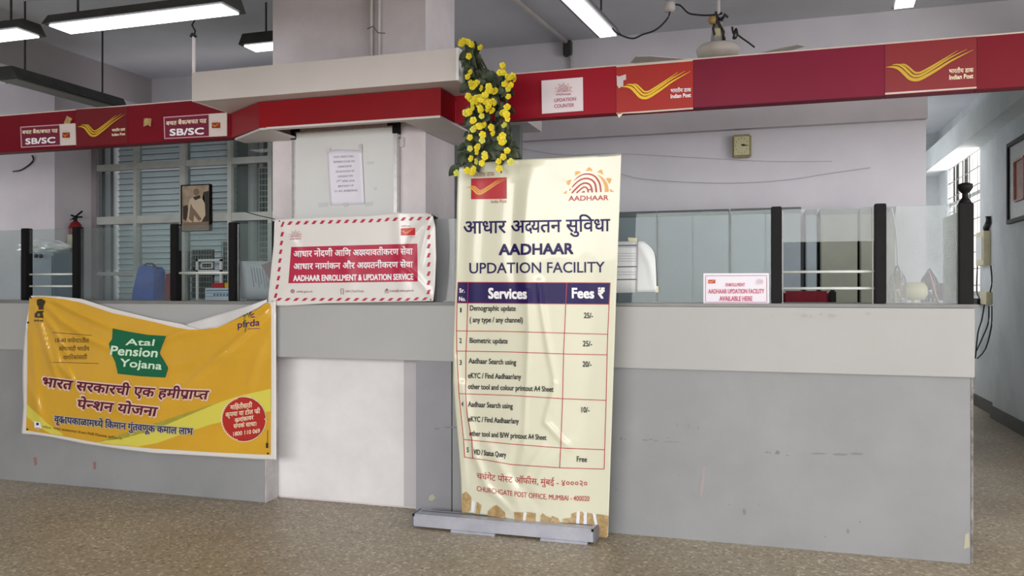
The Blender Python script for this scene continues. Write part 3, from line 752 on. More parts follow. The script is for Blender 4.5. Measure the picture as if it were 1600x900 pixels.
sf = Surf(lambda x, y: WBY-.004-.006*((x-538)/28)**2, [([(560, 235), (566, 318)], 3, .006)])
edge_sheet('sheet', PAPER, no, sf, [(0, 511.5), (.5, 513.5), (1, 516.5)], [(0, 565), (.4, 567), (1, 569)], [(0, 235.5), (.3, 233.5), (1, 234.5)], [(0, 321), (.6, 320), (.75, 319.4), (1, 318.5)], 14, 12)
pr = Print(no, sf)
for k, (t, x0, x1) in enumerate((('POST OFFICE WILL', 522, 553), ('REMAIN CLOSE ON', 521.5, 554), ('14/04/2018', 528, 549), ('ON ACCOUNT OF', 524.5, 553.5), ('HOLIDAY ON', 528, 551), ('14', 526, 530), ('(BIRTHDAY OF', 528, 552.5), ('Dr. B.R. AMBEDKAR)', 523, 558.5))):
    y = 247+k*7.6; pr.text(t, x0, y, x1, y-1.4, 3.0, GREYINK, .005, layer=1.5)
pr.text('APRIL 2018', 534.5, 284.6, 553.5, 283.6, 3, GREYINK, .005, layer=1.5)
pr.text('TH', 530, 282.5, 533.5, 282, 1.6, GREYINK, .005, layer=1.5)
pr.done()
for q in ([(509, 233), (515, 231), (517, 236), (511, 238)], [(560, 226), (565, 225), (566, 237), (561, 238)], [(537, 317), (543, 316), (544, 322), (538, 323)]):
    p = Print(no, sf); p.poly(q, M('clear_tape', (200, 198, 206), .25), 2, 'tape_piece'); p.done()

# ================================================================== RED AND WHITE ENROLMENT BANNER
EB = thing('vinyl_banner', 'white vinyl banner with red airmail border hung before the pillar', 'banner', PY(550, 474, 4.555))
rid = [([(430, 345), (455, 372), (470, 400)], 7, .006), ([(676, 336), (650, 365), (632, 400)], 6, .010), ([(676, 338), (664, 368), (655, 410)], 4, .008), ([(622, 334), (626, 400), (630, 468)], 9, .007),
       ([(540, 390), (546, 440), (540, 472)], 12, .005), ([(425, 474), (450, 450), (500, 440)], 8, .006), ([(630, 415), (650, 432), (674, 462)], 4, .006)]
es = Surf(lambda x, y: 4.545+.01*((y-340)/130), rid)
edge_sheet('vinyl_sheet', VINYLW, EB, es, [(0, 429), (.3, 427.5), (.7, 422), (1, 418)], [(0, 676), (.15, 680.5), (.5, 681.5), (.8, 680), (1, 677)], [(0, 343), (.3, 339), (.6, 336.5), (.78, 332), (.95, 332.5), (1, 335)], [(0, 477.5), (.12, 478), (.35, 474), (.7, 472), (1, 470.5)], 100, 56)
pr = Print(EB, es, 3)
def para(cx, cy, w_, h_, sk): pr.poly([(cx-w_/2-sk/2, cy+h_/2), (cx+w_/2-sk/2, cy+h_/2), (cx+w_/2+sk/2, cy-h_/2), (cx-w_/2+sk/2, cy-h_/2)], REDBLK, 1, 'border_stripe', cell=0)
for k in range(17): x = 453+k*12.65; para(x, 348.7-(x-453)*.031-(1 if x > 600 else 0), 5.2, 5.4, 4.2)
for k in range(8): para(440.8-k*1.15-(k > 5)*(k-5), 366+k*13.7, 3.8, 7, 2.2)
for k in range(8): para(670-k*.05, 356+k*14.3, 4.2, 7, 2.4)
for k in range(18): x = 436+k*13.4; para(x, 467.8-(k > 15)*1, 5.6, 4.4, 4.8)
para(441.5, 350.5, 3.4, 8, 3.4); para(669, 341, 4, 5, 4)
for k, (x, y) in enumerate(((436.5, 345.5), (675, 336), (425.5, 471), (673, 468))): pr.disc(x, y, 1.2, BLKINK, 1, 8, 'eyelet')
pr.poly([(455, 386), (652, 380.6), (652.6, 439.8), (450.5, 442.6)], REDBLK, 1)
pr.text('आधार नोंदणी आणि अ;यावतीकरण सेवा'.replace('आणि', 'आिण'), 459, 401.4, 644.6, 397.3, 8.8, WHITEI, .028)
pr.text('आधार नामांकन और अ;तनीकरण सेवा', 459, 420.8, 645, 417.6, 8.6, WHITEI, .028)
pr.text('AADHAAR ENROLLMENT & UPDATION SERVICE', 458.5, 439.2, 645.5, 436.8, 8.8, WHITEI, .04)
sun_logo(pr, 450, 370.8, .0285, SF, SFO); flag(pr, (626.3, 356.3, 648.6, 367.8), M('flag_red', (200, 44, 60), .38), ORNG, 0)
pr.text('भारतीय डाक', 627, 354.6, 642, 354.3, 2, SF); pr.text('India Post', 640, 371, 648.5, 371, 1.8, SF)
SFI = M('maroon_small_ink', (128, 50, 76), .5)
pr.text('uidai.gov.in', 463.5, 457, 488, 457, 3.4, SFI, .005); pr.text('1947 (Toll Free)', 539.5, 457, 568, 456.4, 3.4, SFI, .005); pr.text('help@uidai.gov.in', 609.5, 456, 646, 455.4, 3.4, SFI, .005)
pr.line([(457+2.6*math.cos(t*.6), 455+2.6*math.sin(t*.6)) for t in range(12)], .8, SFI); pr.line([(454.5, 455), (459.8, 455)], .7, SFI); pr.line([(457.2, 452.4), (457.2, 457.6)], .7, SFI)
pr.line([(532.7, 451), (536.4, 451), (536.4, 459.5), (532.7, 459.5), (532.7, 451)], .8, SFI, smooth=False)
pr.line([(601.5, 453.5), (604.3, 456), (607.5, 453.5), (607.5, 457.5), (601.5, 457.5), (601.5, 453.5)], .8, SFI, smooth=False); pr.disc(604.4, 452.6, 1.7, SFI, 2, 8)
pr.done()
b = B(); b.tube([PY(436, 345, 4.55), PY(428, 342, 4.60), PY(405, 337, 4.64), PY(380, 330, 4.66)], .003, 5); b.tube([PY(675, 336, 4.55), PY(684, 341, 4.62)], .004, 5); b.build('tie_string', CABLE, EB)

# ================================================================== YELLOW PENSION BANNER
PB = thing('vinyl_banner', 'creased yellow vinyl banner hanging on the left counter front', 'banner', PY(230, 712, 4.55))
rid = [([(60, 466), (85, 470), (120, 488), (175, 512)], 5.2, .016), ([(62, 468), (95, 500), (140, 530), (175, 545)], 5.9, .014), ([(56, 480), (66, 520), (80, 565), (92, 600)], 5.0, .013),
       ([(66, 490), (85, 515), (100, 545), (108, 560)], 5.0, .012), ([(84, 540), (92, 570), (108, 590)], 5.2, .010), ([(428, 474), (390, 515), (345, 555), (300, 595), (240, 640)], 5.9, .013),
       ([(412, 490), (350, 510), (290, 520), (250, 524)], 7.8, .012), ([(300, 512), (280, 520), (262, 530), (200, 540)], 6.5, .012), ([(262, 575), (300, 565), (345, 548)], 9.1, .009),
       ([(180, 640), (210, 650), (246, 640), (280, 615)], 6.5, .009), ([(46, 600), (60, 640), (70, 672)], 6.5, .008), ([(104, 574), (112, 590), (118, 600)], 5.0, .010), ([(50, 520), (57, 600), (58, 670)], 6.5, .008),
       ([(345, 560), (420, 545)], 10.4, .006), ([(390, 600), (400, 560), (425, 500)], 9.1, .006)]
ps = Surf(lambda x, y: 4.545-.01*math.sin((x-40)/390*math.pi)*max(0, (y-460)/250), rid)
tp = [(48.5, 462), (62, 461.5), (90, 463), (127, 467), (175, 482), (240, 498), (281, 505.5), (312, 513.5), (339, 511), (357.5, 503), (378, 493), (401, 482), (417, 471.7), (431.5, 470)]
bt = [(33.3, 678), (50, 679), (80, 683), (130, 693), (197, 703), (240, 708), (330, 713), (400, 717.5), (432, 718.5)]
def side_sheet():
    # outline with a curved left edge
    nx, ny = 160, 100; org = wloc(PB); vs = []; fs = []
    def ip(pl, x):
        for a, b in zip(pl, pl[1:]):
            if x <= b[0] or b is pl[-1]: return a[1]+(b[1]-a[1])*(x-a[0])/(b[0]-a[0])
    for j in range(ny+1):
        for i in range(nx+1):
            u = i/nx; v = j/ny; tx = 48.5+(431-48.5)*u; bx = 33.3+(431.5-33.3)*u
            ty = ip(tp, tx); by = ip(bt, bx); py = ty+(by-ty)*v
            k = min(1, v*8); bend = -6*math.sin(math.pi*min(1, v*1.25+.0))*(1-u)**6 if v < .8 else 0
            px = tx+(bx-tx)*v + bend; vs.append((ps.at(px, py)-org)[:])
    for j in range(ny):
        for i in range(nx): k = j*(nx+1)+i; fs.append((k, k+nx+1, k+nx+2, k+1))
    me = bpy.data.meshes.new('vinyl_sheet'); me.from_pydata(vs, [], fs); o = link('vinyl_sheet', me, VINYLW, PB, True)
    m = o.modifiers.new('thickness', 'SOLIDIFY'); m.thickness = .0015; m.offset = -1
side_sheet()
pr = Print(PB, ps, 2.5)
pr.L = .002
inner = [(46, 465), (58, 463.5), (70, 464), (100, 467.5), (127, 473), (175, 489), (240, 503), (276, 512), (295, 515), (312, 515), (339, 512), (357.5, 504), (378, 494), (401, 483), (417, 472.7), (421, 473.5), (423.5, 480), (423.6, 600), (423, 711),
         (330, 706.7), (240, 701), (163, 694), (97, 681.5), (63, 676), (40.5, 672.5), (42, 632), (42.5, 570), (42.5, 520)]
pr.poly(inner, VINYLY, 1, 'yellow_ground')
pr.poly([(42.3, 632), (57, 645), (75, 662), (97, 677), (99, 680.5), (80, 678), (62, 668), (41.5, 651)], YLIGHT, 2)
pr.poly([(150, 691.5), (197, 684), (240, 672), (297, 648), (347, 627), (380, 617), (423, 607.5), (423, 642.5), (380, 652), (330, 663), (288, 677), (247, 692), (215, 698), (163, 693)], YLIGHT, 2)
GR = [(176, 513), (200, 518), (230, 523), (259.5, 525), (254, 538), (249.4, 551.8), (256, 563), (262.6, 575), (258, 590), (220, 588), (184, 584), (180, 566), (173, 551), (170, 537), (175, 530)]
pr.line([(261, 524), (255.8, 538), (251, 551.8), (257.8, 563), (264.4, 575), (260, 590)], 1.0, ORNG, 3); pr.poly(GR, GREENP, 3, 'green_emblem')
pr.text('Atal', 196, 539, 240, 540, 9.5, GREENW, .03, .2, layer=4); pr.text('Pension', 172, 554, 245, 558, 13.5, GREENW, .03, .18, layer=4); pr.text('Yojana', 187, 572, 252, 577.5, 11.5, GREENW, .03, .15, layer=4)
pr.line([(81.6, 519.5), (143, 524)], .8, BROWNINK, smooth=False); pr.line([(78, 566), (154, 568)], .8, BROWNINK, smooth=False)
pr.text('18-40 वयोगटातील', 86, 535, 139, 535.6, 6, BROWNINK, .005); pr.text('कोण{त}याही भारतीय', 92, 548, 139.5, 548, 6, BROWNINK, .005); pr.text('नागरिकांसाठी'.replace('रि', 'िर'), 98, 562, 136, 561, 6, BROWNINK, .005)
pr.text('भारत सरकारची एक हमीप~ा{प}त', 65, 603, 324, 624, 13.2, MAROON, .035, .22, 3.5, 4, PINKO, .1)
pr.text('पे{न}शन योजना', 119, 638, 244, 650.5, 13.2, MAROON, .035, .22, 0, 4, PINKO, .1)
pr.text('वृ:ापकाळाम{ध}ये किमान गुंतवणूक कमाल लाभ'.replace('कि', 'िक'), 84.5, 659.5, 301, 679.5, 9.8, NAVY2, .025, .04, 1.5, 4, INKBLUE_HALO, .08)
pr.text('भारत सरकार{च}या पे{न}शन िनधी िनयामक प~ािधकरण', 83, 671, 191, 687.8, 3.3, BROWNINK, .01, 0)
pr.text('जनहितार्थ'.replace('हि', 'िह').replace('र्', ''), 66, 668, 80, 671, 3, BROWNINK, .01, 0)
pr.poly([(53, 658), (63, 660), (65, 669), (60, 671), (54, 669)], WHITEI, 3, 'logo'); pr.disc(58.5, 662.5, 2.2, NAVY2, 4, 8, 'logo'); pr.text('nps', 55.5, 669.3, 62.5, 670, 2, BLKINK, .02, 0, 0, 4)
# badge
pr.disc(380.5, 655, 36, CREAMI, 3, 60, 'badge', teeth=60); pr.disc(380.5, 655, 34.3, BADGE, 4, 60, 'badge', teeth=60)
for t, x0, y0, x1, y1, h in (('मािहतीसाठी', 360, 640.3, 394, 636.2, 6.6), ('कृपया या टोल फ~ी', 352.5, 651.6, 406.5, 645.4, 6.3), ('क~मांकावर', 367, 660.2, 396, 655.3, 6), ('संपक^ साधाः', 365, 669.3, 401, 665, 6), ('1800 110 069', 364.5, 681.4, 406, 676, 6.2)):
    pr.text(t, x0, y0, x1, y1, h, CREAMI, .02, layer=5)
# lion capital emblem, in outline only
EM = M('emblem_brown', (62, 50, 24), .5)
pr.poly([(57.5, 469), (59.5, 467.2), (61.5, 469), (63.5, 466.8), (66, 467), (67.5, 469), (70, 469), (70.5, 473), (68.5, 476), (67.5, 480), (68, 484), (60, 484), (60, 479), (57.5, 476)], EM, 3, 'emblem')
pr.poly([(58, 486), (67, 485.5), (68.5, 487), (66, 489), (67, 492), (67.5, 497), (54, 496), (54, 490), (56.5, 488)], EM, 3, 'emblem'); pr.disc(60.5, 492, 2, YLIGHT, 4, 10, 'emblem'); pr.disc(60.5, 492, 1.2, EM, 5, 8, 'emblem')
pr.text('सत{य}मेव जयते', 53, 502.5, 67.5, 503, 2.8, EM, .02, 0)
# purple pension authority mark
PU = M('purple_ink', (70, 26, 92), .4); GRN = M('leaf_green_ink', (96, 132, 40), .4)
pr.text('pfrda', 371.5, 512.5, 405.5, 508.5, 10.5, PU, .015, 0); pr.line([(387, 514), (406, 513)], .9, PU)
for a_, L_ in ((-2.7, 7), (-2.2, 8), (-1.6, 9), (-1.05, 9), (-.6, 8), (-.1, 7)):
    cx, cy = 387, 496; pr.line([(cx+4*math.cos(a_), cy+4*math.sin(a_), .8), (cx+(4+L_)/2*math.cos(a_)*1.4, cy+(4+L_)/2*math.sin(a_)*1.3, 1.9), (cx+(5+L_)*math.cos(a_), cy+(4+L_)*math.sin(a_), .4)], 1, PU)
pr.line([(383, 519), (383.5, 508), (381.5, 498), (384, 491), (388, 492), (388.5, 496)], 1.3, GRN, 3)
for x, y in ((42.5, 671), (418.5, 708.5), (43.5, 504), (48, 465)): pr.disc(x, y, 1.6, BLKINK, 3, 10, 'eyelet')
pr.line([(418, 672), (417.8, 692)], .7, BLKINK, 3); pr.poly([(415.5, 692), (419, 692), (419, 700), (415.5, 700)], BLKINK, 3, 'printer_mark')
pr.done()
fs_ = Surf(lambda x, y: 4.535)
sheet('folded_edge', M('vinyl_back', (206, 205, 206), .35, .03, 6), PB, Surf(lambda x, y: 4.527-.008*math.sin((x-290)/12)), [(291, 506.8), (315, 499.5), (339, 492), (385.5, 478.7), (417, 467.6)], [(291, 508), (312, 515.5), (339, 511.5), (358, 503.4), (378, 493.4), (401, 482.4), (417, 472)], 30, 5)

# ================================================================== ROLL-UP STANDEE
SY = 4.40
ST = thing('standee', 'cream roll-up standee listing service fees, standing before the counter', 'standee', (-1.43, 4.41, 0))
rid = [([(832, 262), (826, 300), (820, 360), (822, 440), (830, 520), (826, 600)], 13, .016), ([(842, 440), (846, 480), (856, 540), (868, 600), (862, 640)], 5, .011), ([(805, 290), (800, 380), (812, 470)], 10, -.010),
       ([(824, 455), (826, 520), (822, 620), (818, 700)], 4, .010), ([(866, 600), (852, 660), (880, 690), (892, 700)], 5, .010), ([(722, 600), (733, 660), (742, 710), (760, 760), (800, 800)], 5.5, .016),
       ([(712, 560), (716, 620), (724, 690), (728, 760)], 4, .008), ([(760, 690), (790, 745), (812, 800)], 9, .012), ([(812, 680), (800, 740), (840, 790)], 7, -.008), ([(880, 300), (884, 420), (880, 560)], 22, .006),
       ([(930, 280), (925, 450), (915, 650), (905, 790)], 16, -.007), ([(850, 700), (825, 735), (808, 780)], 6, .008), ([(895, 690), (850, 730), (830, 780)], 8, .006), ([(745, 280), (738, 400), (740, 500)], 10, .006)]
ss = Surf(lambda x, y: 4.44-.10*(1-(y-240)/600)+.02*math.cos((x-712)/240*math.pi*2), rid)
LE = [(0, 715.5), (.1, 714), (.3, 712.5), (.5, 708.5), (.62, 708), (.7, 711), (.8, 716), (.9, 720), (1, 722)]
RE = [(0, 970.5), (.15, 967.5), (.35, 963), (.55, 959), (.8, 954), (1, 950)]
edge_sheet('banner_cloth', VINYLC, ST, ss, LE, RE, [(0, 262), (.15, 254), (.35, 249.5), (.6, 247), (1, 241)], [(0, 800), (.2, 806), (.4, 814), (.6, 821), (.8, 830), (1, 838)], 100, 220)
pr = Print(ST, ss, 3)
flag(pr, (736, 278, 791.5, 311.3), M('flag_crimson', (178, 30, 44), .38), ORNG, .16)
pr.text('भारतीय डाक', 737.5, 276.8, 772.5, 275, 6.2, M('thin_maroon_ink', (150, 90, 90), .5), .0); pr.text('India Post', 767.5, 317.5, 791.5, 316.5, 5, M('thin_maroon_ink2', (140, 70, 80), .5), 0)
sun_logo(pr, 880, 301, .1, REDINK, ORNG)
pr.text('आधार अ;तन सुिवधा', 724.5, 365, 953, 361, 18.5, NAVY, .018)
pr.text('AADHAAR', 780, 398.2, 895.5, 396.6, 16.2, NAVY, .045); pr.text('UPDATION FACILITY', 733.5, 427.2, 944.5, 425.4, 16.2, NAVY, .012)
pr.poly([(715.5, 441.5), (953.4, 442.5), (951.6, 475), (714, 473)], NAVY, 1)
RL = REDINK
def rl(pts, w_=1.1): pr.line(pts, w_, RL, 2.5, 'table_rule', smooth=False)
rl([(715.5, 441), (953.4, 442)]); rl([(713.8, 473.4), (951.6, 475.4)]); rl([(713.3, 517), (780, 517.6), (882, 520.5), (949.5, 522.4)]); rl([(713.6, 548.5), (800, 550), (880, 553), (948.5, 554.5)])
rl([(717, 615), (800, 618), (879, 623), (947, 625.6)]); rl([(724.3, 686.7), (800, 694), (876, 700), (944.7, 702.8)]); rl([(725.8, 714.4), (760, 719), (800, 726), (874.4, 731), (943.9, 733)])
rl([(715.5, 441), (714, 473), (713.2, 517), (713.6, 548), (717, 615), (724.2, 687), (725.8, 714.5)]); rl([(731.4, 441), (730.5, 473), (729.5, 517), (728, 548), (727.5, 616), (730, 650), (737, 687), (738.3, 716)])
rl([(885.6, 442), (884, 475), (882, 520), (880.5, 553), (879, 622), (876, 700), (874.4, 731)]); rl([(953.4, 442), (951.6, 475), (949.5, 522), (948.5, 554), (947, 625), (944.7, 703), (943.9, 733)])
for t, x0, y0, x1, y1, h, bo in (('Sr.', 717.8, 457, 726, 457, 6.3, .03), ('No.', 717.3, 470, 727.3, 470.3, 6.3, .03), ('Services', 763.5, 466, 822.6, 466.6, 15.5, .045), ('Fees ₹', 894, 465.4, 944.4, 466, 15.2, .04)):
    pr.text(t, x0, y0, x1, y1, h, WHITEI, bo, layer=3)
BK = BLKINK
for t, x0, y0, x1, y1, h in (('1', 719, 488, 721, 488, 7), ('Demographic update', 734.4, 485.3, 805.5, 485.8, 8), ('( any type / any channel)', 734, 503.3, 816.6, 504, 8), ('25/-', 912.6, 497, 926.4, 497.4, 8.4),
        ('2', 717.8, 535.8, 721.2, 536, 7.4), ('Biometric update', 733.8, 535.8, 793, 536.8, 8), ('25/-', 911, 541, 925, 541.4, 8.4), ('3', 718, 570, 721.2, 570.2, 7.4), ('Aadhaar Search using', 732.3, 567.6, 806.4, 570, 8),
        ('20/-', 910.5, 573, 924, 573.4, 8.4), ('eKYC / Find Aadhaar/any', 731.4, 590.6, 814, 592.6, 8), ('other tool and colour printout A4 Sheet', 731.4, 607.6, 864.6, 612.2, 8),
        ('4', 721, 634.5, 723.6, 635, 7), ('Aadhaar Search using', 731.4, 635.4, 801, 638.4, 8), ('10/-', 908.6, 644.4, 921, 644.8, 8.4), ('eKYC / Find Aadhaar/any', 732, 658.4, 810.5, 662, 8),
        ('other tool and B/W printout A4 Sheet', 733.5, 680.8, 853.6, 687.6, 8), ('5', 729.3, 706.4, 732.2, 706.8, 7.4), ('VID / Status Query', 740, 710, 790.5, 714.6, 8), ('Free', 901.4, 721.4, 917, 722, 8.4)):
    pr.text(t, x0, y0, x1, y1, h, BK, .024)
pr.text('चच^गेट पो{स}ट ऑफीस, मुंबई - ४०००२०', 744.7, 748, 917.5, 760, 8.6, REDINK, .005, 0, 2.5)
pr.text('CHURCHGATE POST OFFICE, MUMBAI - 400020', 745, 767, 921, 783, 7.8, REDINK, .005, 0, 3.5)
pr.done()
# tape pieces along the foot of the cloth
tsf = Surf(lambda x, y: ss.y(x, y)-.003)
WT_ = M('silver_tape', (226, 228, 230), .3)
tps = [([(722, 772), (728, 768), (736, 777), (735, 797), (730, 801), (722, 801)], TAPE), ([(737, 782), (743, 784), (741, 800), (736, 799)], WT_), ([(745, 784), (752, 790), (749, 804), (743, 803)], TAPE),
       ([(762, 799), (770, 792), (776, 789), (789, 801), (789, 811), (762, 806)], TAPE), ([(803, 800), (818, 801), (817, 814), (804, 812)], TAPE), ([(818, 801), (823, 801), (821, 815), (817, 814)], WT_), ([(823, 800), (837, 802), (836, 817), (821, 815)], TAPE),
       ([(845, 806), (848, 802), (852, 806), (862, 810), (860, 818), (844, 819)], TAPE), ([(862, 806), (872, 810), (875, 817), (862, 819)], TAPE), ([(879, 811), (892, 809), (891, 822), (880, 820)], TAPE),
       ([(893, 803), (901, 800), (899, 820), (893, 820)], TAPE), ([(901, 800), (906, 798), (905, 823), (900, 822)], WT_), ([(906, 799), (913, 802), (911, 823), (905, 823)], TAPE), ([(911, 799), (917, 801), (917, 824), (911, 823)], WT_),
       ([(917, 801), (926, 803), (931, 825), (918, 824)], TAPE), ([(925, 801), (931, 804), (934, 822), (931, 826)], WT_), ([(932, 803), (951, 806), (949, 840), (936, 839), (934, 822)], TAPE)]
for q, mt in tps:
    p = Print(ST, tsf, 3); p.poly(q, mt, 1, 'tape_piece'); p.done()
B().box(-1.955, -.905, 4.35, 4.47, .012, .082, .006).build('base_housing', ALU, ST)
for x_ in (-1.957, -.903): B().box(x_-.004, x_+.004, 4.347, 4.473, .009, .085, .003).build('end_cap', M('end_cap_grey', (110, 112, 122), .4), ST)
B().box(-1.93, -.93, 4.425, 4.435, .08, .0835).build('slot', M('slot_grey', (70, 72, 80), .5), ST)
for x_ in (-1.95, -.915): B().box(x_-.004, x_+.006, 4.3475, 4.356, .07, .084).build('corner_plug', BLACK, ST)
for x_ in (-1.72, -1.2): B().box(x_, x_+.26, 4.34, 4.46, .0, .012, .002).build('foot_plate', ALU, ST)
B().tube([(-1.35, 4.455, .08), (-1.35, 4.52, 1.0), (-1.35, 4.47, 1.97)], .009, 8).build('support_pole', STEEL, ST)
a = ss.at(714.5, 263); c = ss.at(971, 241); m_ = Vector((0, .006, .0))
B().tube([a+m_, c+m_], .007, 8).build('top_rail', STEEL, ST)

# ================================================================== HANGING FLOWER GARLAND
GP = thing('flower_garland', 'hanging artificial plant with yellow flowers on the canopy corner', 'plant', PY(760, 100, 4.36))
org = Vector(GP.location)
def leaf_mesh():
    bm = bmesh.new(); L = .075; W = .026; n = 6; L_, R_, C_ = [], [], []
    for i in range(n+1):
        t = i/n; w_ = W*math.sin(math.pi*t**.75)**.8 if 0 < t < 1 else .0008; z = -L*t; y = .018*t*t
        C_.append(bm.verts.new((0, y-.003, z))); L_.append(bm.verts.new((-w_, y+.004, z))); R_.append(bm.verts.new((w_, y+.004, z)))
    for i in range(n):
        bm.faces.new((C_[i], C_[i+1], L_[i+1], L_[i])); bm.faces.new((C_[i], R_[i], R_[i+1], C_[i+1]))
    me = bpy.data.meshes.new('leaf'); bm.to_mesh(me); bm.free()
    for p in me.polygons: p.use_smooth = True
    return me
def flower_mesh():
    bm = bmesh.new(); R = .017
    for k in range(5):
        a = k*2*math.pi/5; c = Vector((math.cos(a), 0, math.sin(a))); s_ = Vector((-math.sin(a), 0, math.cos(a)))
        pts = [Vector((0, 0, 0))]
        for t, w_ in ((.35, .28), (.75, .52), (1.0, .42), (1.12, .0), (1.0, -.42), (.75, -.52), (.35, -.28)):
            pts.append(c*R*t+s_*R*w_+Vector((0, -.004+.008*(1-t) if t > .5 else -.004, 0)))
        vs = [bm.verts.new(p) for p in pts]
        for i in range(1, len(vs)-1): bm.faces.new((vs[0], vs[i], vs[i+1]))
    me = bpy.data.meshes.new('flower'); bm.to_mesh(me); bm.free(); return me
lm1 = leaf_mesh(); lm1.materials.append(LEAFM); lm2 = leaf_mesh(); lm2.materials.append(LEAFM2)
fm1 = flower_mesh(); fm1.materials.append(PETAL); fm2 = flower_mesh(); fm2.materials.append(PETAL2)
outline = {66: (716, 748), 80: (725, 752), 95: (728, 748), 110: (727, 757), 118: (722, 786), 130: (726, 800), 145: (730, 797), 160: (726, 795), 175: (722, 799), 190: (724, 797), 205: (724, 800), 220: (722, 806), 235: (720, 804), 250: (714, 806), 262: (714, 760), 272: (712, 742)}
ks = sorted(outline)
def span(y):
    for a, b in zip(ks, ks[1:]):
        if y <= b: t = (y-a)/(b-a); return [outline[a][i]+(outline[b][i]-outline[a][i])*t for i in (0, 1)]
    return outline[ks[-1]]
rnd = random.Random(3)
for k in range(285):
    py = 68+(rnd.random()**.9)*195; a_, b_ = span(py); px = a_+(b_-a_)*(.06+.88*rnd.random())
    if py > 252 and rnd.random() < .5: px = a_+(b_-a_)*.35*rnd.random()
    y_ = 4.22+.30*rnd.random() if px > 735 else 4.20+.12*rnd.random()
    if y_ > 4.22 and px < 733 and py > 75 and py < 130: y_ = 4.2
    o = bpy.data.objects.new('leaf', lm1 if rnd.random() < .72 else lm2); COL.objects.link(o); o.parent = GP
    o.location = PY(px, py-5, y_)-org
    o.rotation_euler = (rnd.uniform(-.5, .4), rnd.uniform(-1.0, 1.0), rnd.uniform(-1.2, 1.2)); s_ = rnd.uniform(.55, 1.05); o.scale = (s_,)*3
F1 = [(130, 75), (170, 60), (215, 75), (150, 95), (270, 120), (255, 100), (350, 135), (228, 228), (245, 400), (215, 450), (250, 520), (290, 530), (270, 560), (310, 515), (365, 575), (440, 555), (590, 325), (605, 350), (560, 405), (600, 410), (640, 450), (680, 460), (725, 470), (700, 440), (610, 530), (640, 510), (680, 540), (655, 580), (655, 665), (640, 780), (595, 840), (630, 860), (430, 610), (500, 610), (520, 600), (400, 650), (470, 600), (220, 660), (300, 680), (340, 670), (370, 700), (400, 720), (270, 720), (330, 740), (480, 720), (510, 740), (270, 780), (350, 790), (360, 815), (440, 770), (430, 800), (480, 820), (190, 840), (230, 830), (245, 690), (300, 710), (380, 670), (415, 690), (350, 700), (450, 730)]
F2 = [(190, 50), (230, 40), (275, 125), (265, 135), (365, 80), (350, 185), (390, 180), (330, 190), (270, 225), (290, 215), (240, 312), (375, 280), (370, 340), (590, 45), (630, 60), (640, 110), (610, 180), (590, 290), (560, 320), (580, 370), (600, 350), (315, 420), (330, 410), (315, 465), (395, 490), (640, 455), (600, 520), (250, 540), (310, 570), (360, 590), (380, 585), (550, 570), (680, 575), (555, 645), (280, 650), (210, 670), (95, 695), (270, 690), (470, 200), (490, 265), (240, 430), (400, 520)]
for k, (x, y) in enumerate([(700+a/6.92, 55+b/6.92) for a, b in F1]+[(700+a/6.92, 170+b/6.92) for a, b in F2]):
    o = bpy.data.objects.new('flower', fm1 if (k % 4 or k < 50) else fm2); COL.objects.link(o); o.parent = GP
    o.location = PY(x, y, 4.165+.03*rnd.random())-org; o.rotation_euler = (rnd.uniform(-.5, .5), rnd.uniform(0, 6), rnd.uniform(-.5, .5)); s_ = rnd.uniform(.85, 1.1); o.scale = (s_,)*3
for k in range(12):
    pts = [PY(735+rnd.uniform(-8, 8), 70, 4.3)]; tx = rnd.uniform(722, 800); ey = rnd.uniform(200, 268) if k else 270
    for j in range(1, 9):
        t = j/8; x_ = 737+(tx-737)*min(1, t*1.8)+rnd.uniform(-3, 3); pts.append(PY(x_, 70+(ey-70)*t, 4.27+.1*rnd.random()))
    B().tube(pts, .0035, 5).build('stem', STEMM, GP)

# ================================================================== CEILING LIGHTS, FAN, CABLES
def tube_light(label, x0, x1, y0, y1, z, lit=True, hgt=.07, power=0):
    """fixture box from plan corners, diffuser on its underside"""
    th = thing('ceiling_light', label, 'light', ((x0+x1)/2, (y0+y1)/2, z), 'fluorescent ceiling lights')
    along_x = (x1-x0) > (y1-y0); e = .02
    b = B()
    if along_x: b.prism([(y0-.03, z), (y1+.03, z), (y1-.02, z+hgt), (y0+.02, z+hgt)], 'x', x0-.03, x1+.03)
    else: b.prism([(x0-.03, z), (x1+.03, z), (x1-.02, z+hgt), (x0+.02, z+hgt)], 'y', y0-.03, y1+.03)
    b.build('housing', DARKM, th)
    B().box(x0, x1, y0, y1, z-.012, z-.001, .003).build('diffuser', LIT if lit else M('dead_diffuser', (120, 120, 112), .5), th)
    c = [((x0+.15), (y0+y1)/2), ((x1-.15), (y0+y1)/2)] if along_x else [((x0+x1)/2, y0+.15), ((x0+x1)/2, y1-.15)]
    for a_, b_ in c: B().tube([(a_, b_, z+hgt), (a_, b_, H)], .008, 6).build('drop_rod', DARKM, th)
    return th
tube_light('long lit ceiling light at the top left, nearest the canopy', -4.53, -3.2, 4.30, 4.48, 3.1)
tube_light('lit ceiling light cut by the picture\'s top left corner', -6.15, -4.8, 4.30, 4.48, 3.1)
tube_light('small lit ceiling light partly hidden behind the pillar', -4.0, -2.75, 5.66, 5.82, 3.3, hgt=.1)
tube_light('unlit dark ceiling light hanging under the left beam', -5.75, -5.58, 5.0, 6.1, 3.0, lit=False, hgt=.09)
tube_light('lit ceiling light far back at the left edge above the red board', -8.9, -7.75, 6.8, 6.95, 3.32)
e1 = PZ(951, 55, 3.3); e0 = PZ(897, 0, 3.3); d = (e0-e1).normalized(); e2 = e1+d*1.25
th = thing('ceiling_light', 'lit ceiling light slanting down towards the red header board', 'light', e1, 'fluorescent ceiling lights')
nrm = Vector((d.y, -d.x, 0)); hw = .075
